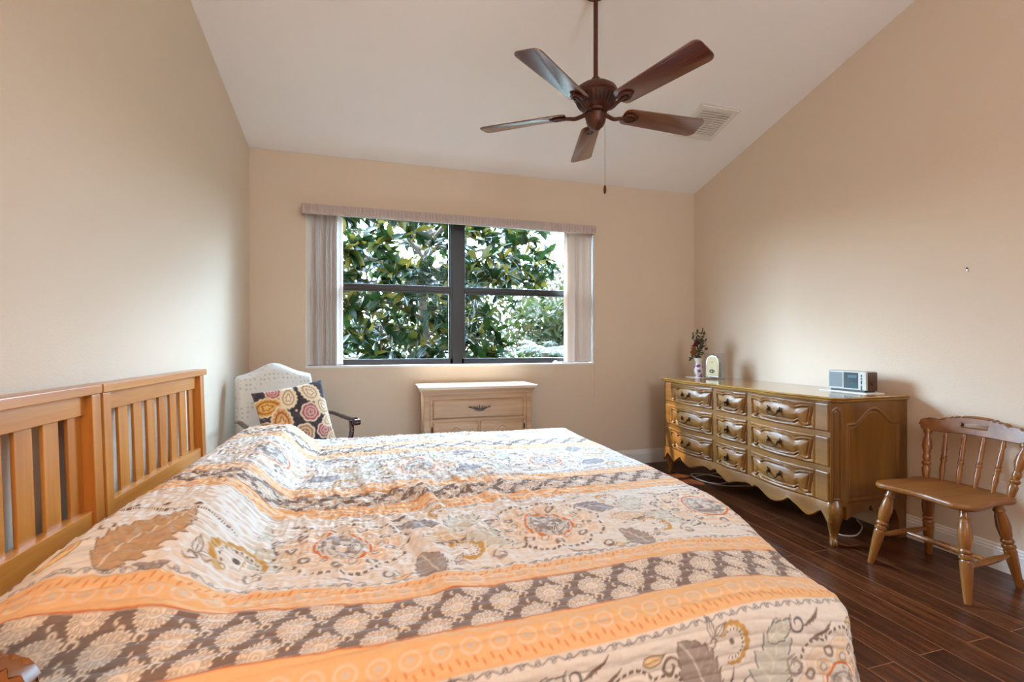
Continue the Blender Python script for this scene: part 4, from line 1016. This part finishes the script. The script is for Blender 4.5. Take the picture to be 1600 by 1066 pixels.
for s in (-1, 1): bmesh.ops.create_uvsphere(bm, u_segments=10, v_segments=8, radius=.008, matrix=Matrix.Translation((xc+s*.078, yf, zc+.004)) @ Matrix.Diagonal((1.6, .6, .8, 1)))
obj('handle', bm, M['pewter'], dw)
xm = (KX0+KX1)/2
for a, b, s in ((KX0+.062, xm-.004, 1), (xm+.004, KX1-.062, -1)):
    d = obj('door', panel_front(a, b, .105, .552, True), M['pickled'], cb, sharp=60)
    bm = NB(); hx = b-.025 if s > 0 else a+.025; turned(bm, (hx, KYF-.010, .36), (hx, KYF-.032, .36), [(0, .008), (.4, .005), (.6, .012), (.9, .012), (1, .004)], 14); obj('knob', bm, M['pewter'], d)
    bm = NB(); xh = a-.004 if s > 0 else b+.004
    turned(bm, (xh, KYF-.006, .47), (xh, KYF-.006, .515), [(0, .002), (.1, .005), (.9, .005), (1, .002)], 8); obj('hinge', bm, M['pull'], d)

# ------------------------------------------------------------------ armchair and cushion
def brocade():
    m, n, l, b = mat_base('pale_brocade')
    t = n.new('ShaderNodeTexCoord'); v = n.new('ShaderNodeTexVoronoi'); v.inputs['Scale'].default_value = 34; v.inputs['Randomness'].default_value = .35; l.new(t.outputs['Object'], v.inputs['Vector'])
    r = n.new('ShaderNodeValToRGB'); r.color_ramp.elements[0].position = .18; r.color_ramp.elements[0].color = C(186, 178, 162); r.color_ramp.elements[1].position = .34; r.color_ramp.elements[1].color = C(214, 210, 202); l.new(v.outputs['Distance'], r.inputs[0])
    l.new(r.outputs[0], b.inputs['Base Color']); b.inputs['Roughness'].default_value = .7; b.inputs['Sheen Weight'].default_value = .4; return m
M['brocade'] = brocade()
ac = thing('armchair', 'pale brocade armchair with camel back and dark carved arms in the corner', 'armchair', (-.512, 3.24, 0), R(33))
bm = NB()
def acb(i, j, off):
    s = 2*i-1; hw = .266-.015*j
    zt = .945+.075*math.exp(-(s/.52)**2)-.012*abs(s)**6; z = .44+(zt-.44)*j
    return Vector((s*hw, .245+.16*(z-.44)+off, z))
n, m = 41, 31
Fv = [[[None]*m for _ in range(n)] for _ in range(2)]
for sd, base_ in ((0, -.045), (1, .045)):
    for i in range(n):
        for j in range(m):
            u_, v_ = i/(n-1), j/(m-1); ed = min(u_, 1-u_)*.55/.035; et = (1-v_)*.5/.035
            rnd = math.sqrt(max(0, 1-(1-min(1, ed))**2))*math.sqrt(max(0, 1-(1-min(1, et))**2))
            puff = (.020*math.sin(PI*u_)*math.sin(PI*v_) if sd == 0 else 0)
            Fv[sd][i][j] = bm.verts.new(acb(u_, v_, base_*rnd-puff))
for sd in (0, 1):
    for i in range(n-1):
        for j in range(m-1): bm.faces.new((Fv[sd][i][j], Fv[sd][i+1][j], Fv[sd][i+1][j+1], Fv[sd][i][j+1]))
for i in range(n-1): bm.faces.new((Fv[0][i][0], Fv[0][i+1][0], Fv[1][i+1][0], Fv[1][i][0]))
bmesh.ops.remove_doubles(bm, verts=bm.verts, dist=.0005)
obj('backrest', bm, M['brocade'], ac, local=True, sharp=70)
bm = NB(); box(bm, -.285, .285, -.290, .215, .345, .445, .03, 4); obj('seat', bm, M['brocade'], ac, local=True, sharp=60)
bm = NB(); box(bm, -.275, .275, -.28, .25, .29, .345, .006); obj('seat_frame', bm, M['mahogany'], ac, local=True)
for s in (-1, 1):
    bm = NB()
    tube(bm, spline([(s*.268, .235, .655), (s*.290, .10, .668), (s*.300, -.04, .655), (s*.300, -.15, .648), (s*.300, -.215, .652)], 6), [.014]*6+[.016]*6+[.018]*12+[.017], 12, .8)
    rings(bm, [[Vector((s*.300+dx, -.222+r_*math.cos(2*PI*k/16), .634+r_*math.sin(2*PI*k/16))) for k in range(16)] for dx, r_ in ((-.022, .010), (-.020, .021), (.020, .021), (.022, .010))])
    tube(bm, spline([(s*.298, -.150, .640), (s*.292, -.178, .585), (s*.288, -.165, .520), (s*.286, -.120, .455), (s*.284, -.095, .40), (s*.280, -.09, .33)], 6), [.013+.003*math.sin(i_/6) for i_ in range(31)], 12)
    obj('arm', bm, M['mahogany'], ac, local=True)
    bm = NB(); rr = []
    for z, off, w in ((.31, 0, .028), (.26, .010, .032), (.20, .012, .026), (.12, -.002, .018), (.05, -.004, .015), (.025, .008, .020), (0, .010, .018)):
        rr.append([Vector((s*(.245+off)+w*math.cos(2*PI*k/14), -.245-off+w*math.sin(2*PI*k/14), z)) for k in range(14)])
    rings(bm, rr); obj('leg', bm, M['mahogany'], ac, local=True)
    bm = NB(); tube(bm, [(s*.235, .225, .32), (s*.235, .245, .16), (s*.235, .275, 0)], [.022, .019, .016], 12); obj('leg', bm, M['mahogany'], ac, local=True)
# cushion with a bold printed cover
def make_cushion():
    n = 150; s = np.linspace(-1, 1, n); SX, SZ = np.meshgrid(s, s, indexing='ij')
    pin = 1-.06*(1-SX**2)*np.abs(SZ)**3; pin2 = 1-.06*(1-SZ**2)*np.abs(SX)**3
    H = .208; gx_, gz_ = SX*H*pin2, SZ*H*pin
    th_ = .070*np.clip((1-SX**2)*(1-SZ**2), 0, 1)**.38
    wr = .004*vnoise(gx_, gz_, .06, 40)
    N = n*n
    u, v = gx_.ravel(), gz_.ravel(); c = np.zeros((N, 3)); c[:] = L3(58, 48, 50)
    def pt(a, k): 
        a = np.clip(a, 0, 1)[:, None]; c[:] = c*(1-a)+k*a
    nz = vnoise(u, v, .012, 41); pt((nz > .12)*.55, L3(84, 72, 84))
    mot = [(-.155, .10, .058, 0, 20, 'g'), (-.03, .125, .050, 1.3, 60, 'c'), (.105, .135, .052, 2.2, 30, 'c'), (-.095, -.01, .060, 1.5, 90, 'o'), (.075, .015, .056, .4, 10, 'r'), (.015, -.105, .056, .2, 0, 'b'), (.165, .03, .045, 2.0, 80, 'c'), (.14, -.115, .048, .5, 40, 'r'), (-.14, -.13, .055, .8, 30, 'r'), (-.10, .185, .042, .9, 0, 'r'), (.185, -.165, .035, .5, 0, 'c'), (.18, -.06, .04, .4, 0, 'c'), (-.185, -.02, .035, .2, 0, 'b')]
    cols_ = {'g': (L3(214, 150, 70), L3(120, 60, 34), L3(228, 178, 96)), 'c': (L3(226, 206, 170), L3(150, 110, 76), L3(236, 222, 196)), 'o': (L3(206, 140, 84), L3(128, 62, 38), L3(226, 180, 120)), 'r': (L3(168, 92, 98), L3(226, 200, 176), L3(176, 108, 112)), 'b': (L3(186, 140, 104), L3(226, 206, 176), L3(150, 90, 60))}
    for (x0, z0, r0, ang, _, kk) in mot:
        x, z = u-x0, v-z0; ca2, sa2 = math.cos(ang), math.sin(ang); x, z = x*ca2+z*sa2, -x*sa2+z*ca2
        th2 = np.arctan2(z, x); pet = 7 if kk in 'rb' else 3
        rr_ = np.hypot(x*(1 if kk in 'rb' else .78), z)/r0*(1+.25*np.clip(np.cos(th2), 0, 1)**6*(-1 if kk not in 'rb' else 0))
        sc_ = 1+(.13*np.abs(np.cos(th2*pet/2)) if kk in 'rb' else .05*np.sin(th2*14)); a_, b_, d_ = cols_[kk]; w = .07
        pt(al(rr_-sc_, w), L3(232, 214, 184)); pt(al(rr_-sc_*.86, w), a_); pt(al(np.abs(rr_-.62)-.05, w), b_); pt(al(rr_-.45, w), d_); pt(al(np.abs(rr_-.28-.06*np.cos(th2*5))-.05, w), b_); pt(al(np.abs(rr_-.74)-.05, w)*(np.cos(th2*18) > .2), d_)
    rs2 = np.random.RandomState(5)
    for _ in range(26):
        x0, z0 = rs2.uniform(-.19, .19, 2); pt(al(np.hypot(u-x0, v-z0)-.007, .002)*((c.mean(1) < .05)), L3(214, 190, 160))
    co_f = np.stack([gx_, -th_-wr*(th_ > .02), gz_], -1).reshape(-1, 3); co_b = np.stack([gx_, th_*.8, gz_], -1).reshape(-1, 3)
    co_ = np.concatenate([co_f, co_b]); cc = np.concatenate([c, c])
    ix = np.arange(N).reshape(n, n); qf = np.stack([ix[:-1, :-1], ix[1:, :-1], ix[1:, 1:], ix[:-1, 1:]], -1).reshape(-1, 4); qb = qf[:, ::-1]+N
    me = bpy.data.meshes.new('cushion'); me.from_pydata(co_.tolist(), [], np.concatenate([qf, qb]).tolist())
    at = me.color_attributes.new('print', 'FLOAT_COLOR', 'POINT'); at.data.foreach_set('color', np.concatenate([cc, np.ones((2*N, 1))], 1).astype(np.float32).ravel())
    bm = NB(); bm.from_mesh(me); bmesh.ops.remove_doubles(bm, verts=bm.verts, dist=.0006); bm.to_mesh(me); bm.free()
    o = link('cushion', me, cloth_print('printed_cushion_cloth', .75, .3, .4, 700), None, 80)
    o.matrix_world = Matrix.Translation((-.492, 3.115, .690)) @ Matrix.Rotation(R(24), 4, 'Z') @ Matrix.Rotation(R(-14), 4, 'X') @ Matrix.Rotation(R(-9), 4, 'Y')
    tag(o, 'dark paisley throw cushion leaning on the back of the pale armchair', 'cushion')
make_cushion()

# ------------------------------------------------------------------ small things: cords, wall hook
def cable(pts, label):
    bm = NB(); tube(bm, spline(pts, 8), .0045, 8); tag(obj('power_cord', bm, M['cord']), label, 'cord', 'white cords on the floor')
cable([(2.98, 3.45, .006), (2.80, 3.42, .006), (2.62, 3.38, .006), (2.60, 3.25, .006), (2.70, 3.16, .006), (2.82, 3.22, .008), (2.76, 3.38, .014), (2.63, 3.44, .016), (2.58, 3.30, .016), (2.66, 3.12, .008), (2.85, 3.05, .006), (3.0, 3.0, .006)], 'white power cord coiled on the floor under the far end of the dresser')
cable([(2.99, 2.5, .006), (2.86, 2.38, .006), (2.72, 2.22, .006), (2.66, 2.12, .006), (2.74, 2.08, .006), (2.90, 2.16, .008), (2.99, 2.26, .006)], 'white power cord looped on the floor under the near end of the dresser')
hk = thing('picture_hook', 'tiny picture hook left in the blank right wall', 'hook', (XR, 1.702, 1.552))
bm = NB(); turned(bm, (XR, 1.702, 1.556), (XR-.008, 1.702, 1.558), [(0, .0022), (.7, .0022), (.8, .0048), (1, .004)], 10); obj('nail', bm, M['pull'], hk)
bm = NB(); box(bm, XR-.003, XR-.0005, 1.698, 1.706, 1.540, 1.556, .0008); tube(bm, spline([(XR-.002, 1.702, 1.541), (XR-.007, 1.702, 1.538), (XR-.009, 1.702, 1.543)], 4), .0014, 6); obj('plate', bm, M['clock_frame'], hk)

# ------------------------------------------------------------------ outside
def leaf_material(name, c0, c1, c2, trans=.35, rough=.35):
    m, n, l, b = mat_base(name); g = n.new('ShaderNodeNewGeometry'); r = n.new('ShaderNodeValToRGB')
    r.color_ramp.elements[0].color = c0; r.color_ramp.elements[1].color = c2; q_ = r.color_ramp.elements.new(.6); q_.color = c1
    l.new(g.outputs['Random Per Island'], r.inputs[0]); l.new(r.outputs[0], b.inputs['Base Color']); b.inputs['Roughness'].default_value = rough; b.inputs['Specular IOR Level'].default_value = .3
    tl = n.new('ShaderNodeBsdfTranslucent'); l.new(r.outputs[0], tl.inputs[0]); mx = n.new('ShaderNodeMixShader'); mx.inputs[0].default_value = trans
    l.new(b.outputs[0], mx.inputs[1]); l.new(tl.outputs[0], mx.inputs[2]); l.new(mx.outputs[0], n['Material Output'].inputs[0]); return m
def leaves(name, cen, dirs, Ln, W, mat, parent, fold=.18, rs=np.random.RandomState(1)):
    """one mesh of curved leaf blades, each starting at cen and growing along dirs"""
    N = len(cen); d = dirs/np.linalg.norm(dirs, axis=1, keepdims=True)
    up = rs.randn(N, 3)*.5+np.array([0, 0, 1.0]); s = np.cross(d, up); s /= np.linalg.norm(s, axis=1, keepdims=True); nn = np.cross(s, d)
    T_ = np.array([0, .3, .65, 1.0]); Wt = np.array([.18, .85, .9, .05]); rows = []
    for t, w in zip(T_, Wt):
        mid = cen+d*(Ln*t)[:, None]-nn*(Ln*.18*t*t)[:, None]
        rows.append(np.stack([mid-s*(W*w)[:, None]+nn*(W*w*fold*2)[:, None], mid, mid+s*(W*w)[:, None]+nn*(W*w*fold*2)[:, None]], 1))
    V_ = np.stack(rows, 1).reshape(N, 12, 3).reshape(-1, 3); base_ = np.arange(N)[:, None]*12
    pat = np.array([[r_*3+c_, r_*3+c_+1, (r_+1)*3+c_+1, (r_+1)*3+c_] for r_ in range(3) for c_ in range(2)])
    F_ = (base_[:, :, None]+pat[None]).reshape(-1, 4)
    me = bpy.data.meshes.new(name); me.from_pydata((V_-np.array(WM[parent.name].translation)).tolist(), [], F_.tolist())
    return link(name, me, mat, parent, None)
M['bark'] = P('grey_bark', C(96, 84, 70), .9, var=.3, vscale=12)
def DARK(r, g, b, k): return tuple(c*k for c in C(r, g, b)[:3])+(1,)
LK = .085
M['magnolia'] = leaf_material('magnolia_leaves', DARK(62, 104, 50, LK), DARK(104, 148, 66, LK), DARK(236, 206, 84, LK*1.5), .45, .3)
mg = thing('magnolia_tree', 'large glossy leaved tree filling the view just outside the window', 'tree', (.7, 7.2, -.1))
rs = np.random.RandomState(4)
bm = NB(); root = Vector((.7, 7.2, -.1))
tube(bm, spline([root, root+Vector((.05, 0, .8)), root+Vector((-.05, .05, 2.0)), root+Vector((.1, 0, 3.3))], 5), [.11-.005*i_ for i_ in range(16)], 10)
obj('trunk', bm, M['bark'], mg)
cl, bm = [], NB()
def inside(p):
    x, y, z = p
    lim = 2.25+.35*math.sin(z*3.1+1)+(.35 if z > 2.4 else 0)-(.45 if 1.35 < z < 2.05 else 0)
    return x*(6.6/y) < lim-.05
tries = 0
while len(cl) < 640 and tries < 20000:
    tries += 1
    y = rs.uniform(5.5, 8.8); p = np.array([rs.uniform(-.95, 2.7)*y/6.6, y, rs.uniform(-.2, 3.05+.25*(y-5.5))])
    if inside(p): cl.append(p)
cl = np.array(cl)
nb = 46
for k in range(nb):
    e_ = Vector(cl[k]); s_ = root+Vector((0, 0, .6+max(0, min(3.6, e_.z*.75-.2))))
    mid = (s_+e_)/2+Vector((rs.randn()*.15, rs.randn()*.15, rs.rand()*.25)); pth = spline([s_, mid, e_], 5); tube(bm, pth, [.034-.0027*i_ for i_ in range(len(pth))], 6)
    for q in np.argsort(np.linalg.norm(cl-cl[k], axis=1))[1:6]:
        if np.linalg.norm(cl[q]-cl[k]) < 1.0: tube(bm, [pth[-4], (pth[-4]+Vector(cl[q]))/2+Vector((0, 0, .04)), Vector(cl[q])], [.010, .008, .005], 5)
obj('branches', bm, M['bark'], mg)
cen, dirs = [], []
for p in cl:
    ax = np.array([p[0]*.25+rs.randn()*.5, -.5+rs.randn()*.5, .35+rs.randn()*.5]); ax /= np.linalg.norm(ax)
    for q in range(rs.randint(10, 16)):
        d = ax*rs.uniform(.1, .9)+rs.randn(3)*.75; cen.append(p-ax*rs.uniform(0, .14)); dirs.append(d)
cen, dirs = np.array(cen), np.array(dirs); Ln = rs.uniform(.15, .25, len(cen))
leaves('foliage', cen, dirs, Ln, Ln*rs.uniform(.19, .25, len(cen)), M['magnolia'], mg, rs=rs)
# paler trees and shrubs farther off
M['pale_leaf'] = leaf_material('pale_yellow_green_leaves', DARK(150, 176, 80, .07), DARK(186, 196, 100, .07), DARK(214, 190, 120, .07), .4, .6)
M['bare'] = leaf_material('hazy_tan_leaves', DARK(206, 190, 150, .10), DARK(222, 200, 160, .10), DARK(196, 196, 150, .10), .3, .8)
def far_tree(name, c, r, n, L, mat, label, cat):
    t = thing(name, label, cat, (c[0], c[1], -.1)); rs = np.random.RandomState(int(c[0]*10+50))
    v = rs.randn(n, 3); v /= np.linalg.norm(v, axis=1, keepdims=True); rad2 = rs.rand(n, 1)**.4
    lump = 1+.22*np.sin(v[:, :1]*5+1)*np.cos(v[:, 2:]*6); pp = np.array(c)+v*rad2*lump*np.array(r)
    pp = pp[pp[:, 2] > .0]
    bm = NB(); tube(bm, [(c[0], c[1], -.1), (c[0]+.1, c[1], c[2]*.6), (c[0], c[1], c[2]+r[2]*.5)], [.12, .09, .03], 8); obj('trunk', bm, M['bark'], t)
    leaves('foliage', pp, rs.randn(len(pp), 3), np.full(len(pp), L), np.full(len(pp), L*.3), mat, t, rs=rs)
far_tree('shrub_tree', (8.6, 20, 1.7), (3.2, 2.4, 1.9), 2600, .34, M['pale_leaf'], 'pale yellow green tree standing beyond the big glossy tree, at the right of the window', 'tree')
far_tree('tall_tree', (13.5, 34, 3.5), (5.5, 3.5, 3.6), 2600, .42, M['bare'], 'hazy tan tree in the distance, rising above the pale green one', 'tree')
far_tree('tall_tree', (3.0, 30, 3.0), (6, 3, 3.6), 2600, .45, M['pale_leaf'], 'distant pale green tree seen through gaps of the big glossy tree', 'tree')
M['frond'] = leaf_material('grey_green_fronds', DARK(170, 184, 150, .14), DARK(190, 198, 170, .14), DARK(206, 208, 186, .14), .2, .5)
pl = thing('palm', 'small grey green palm with arching fronds outside, low at the right of the window', 'palm', (4.6, 12.5, -.1)); rs = np.random.RandomState(9)
bm = NB(); tube(bm, [(4.6, 12.5, -.1), (4.6, 12.5, .9)], [.14, .11], 10); obj('trunk', bm, M['bark'], pl)
for k in range(16):
    a = 2*PI*k/16+rs.rand()*.3; el = rs.uniform(.3, 1.2); c0 = np.array([4.6, 12.5, .9]); cs, ds = [], []
    ts = np.linspace(.15, 1, 26); hd = np.array([math.cos(a), math.sin(a), 0]); pts = [c0+hd*1.1*t*math.cos(el*.6)+np.array([0, 0, 1.15*t*math.sin(el)-.75*t*t]) for t in ts]
    sd = np.array([-math.sin(a), math.cos(a), 0])
    for q, p in enumerate(pts):
        for s in (-1, 1): cs.append(p); ds.append(sd*s+hd*.7+np.array([0, 0, -.25]))
    Lf = np.array([.34*math.sin(PI*(.15+.8*t)) for t in ts for _ in (0, 1)])
    leaves('frond', np.array(cs), np.array(ds), Lf, np.full(len(cs), .012), M['frond'], pl, .1, rs)
M['lawn'] = P('lawn', DARK(150, 160, 110, .10), .95, var=.3, vscale=2)
bm = NB(); box(bm, -40, 60, D+T+.02, 90, -.30, -.10); struct('ground', bm, M['lawn'])
M['pave'] = P('pale_paving', DARK(210, 206, 200, .25), .9)
bm = NB(); box(bm, -30, 50, 14.5, 18.0, -.10, -.09); struct('road', bm, M['pave'])
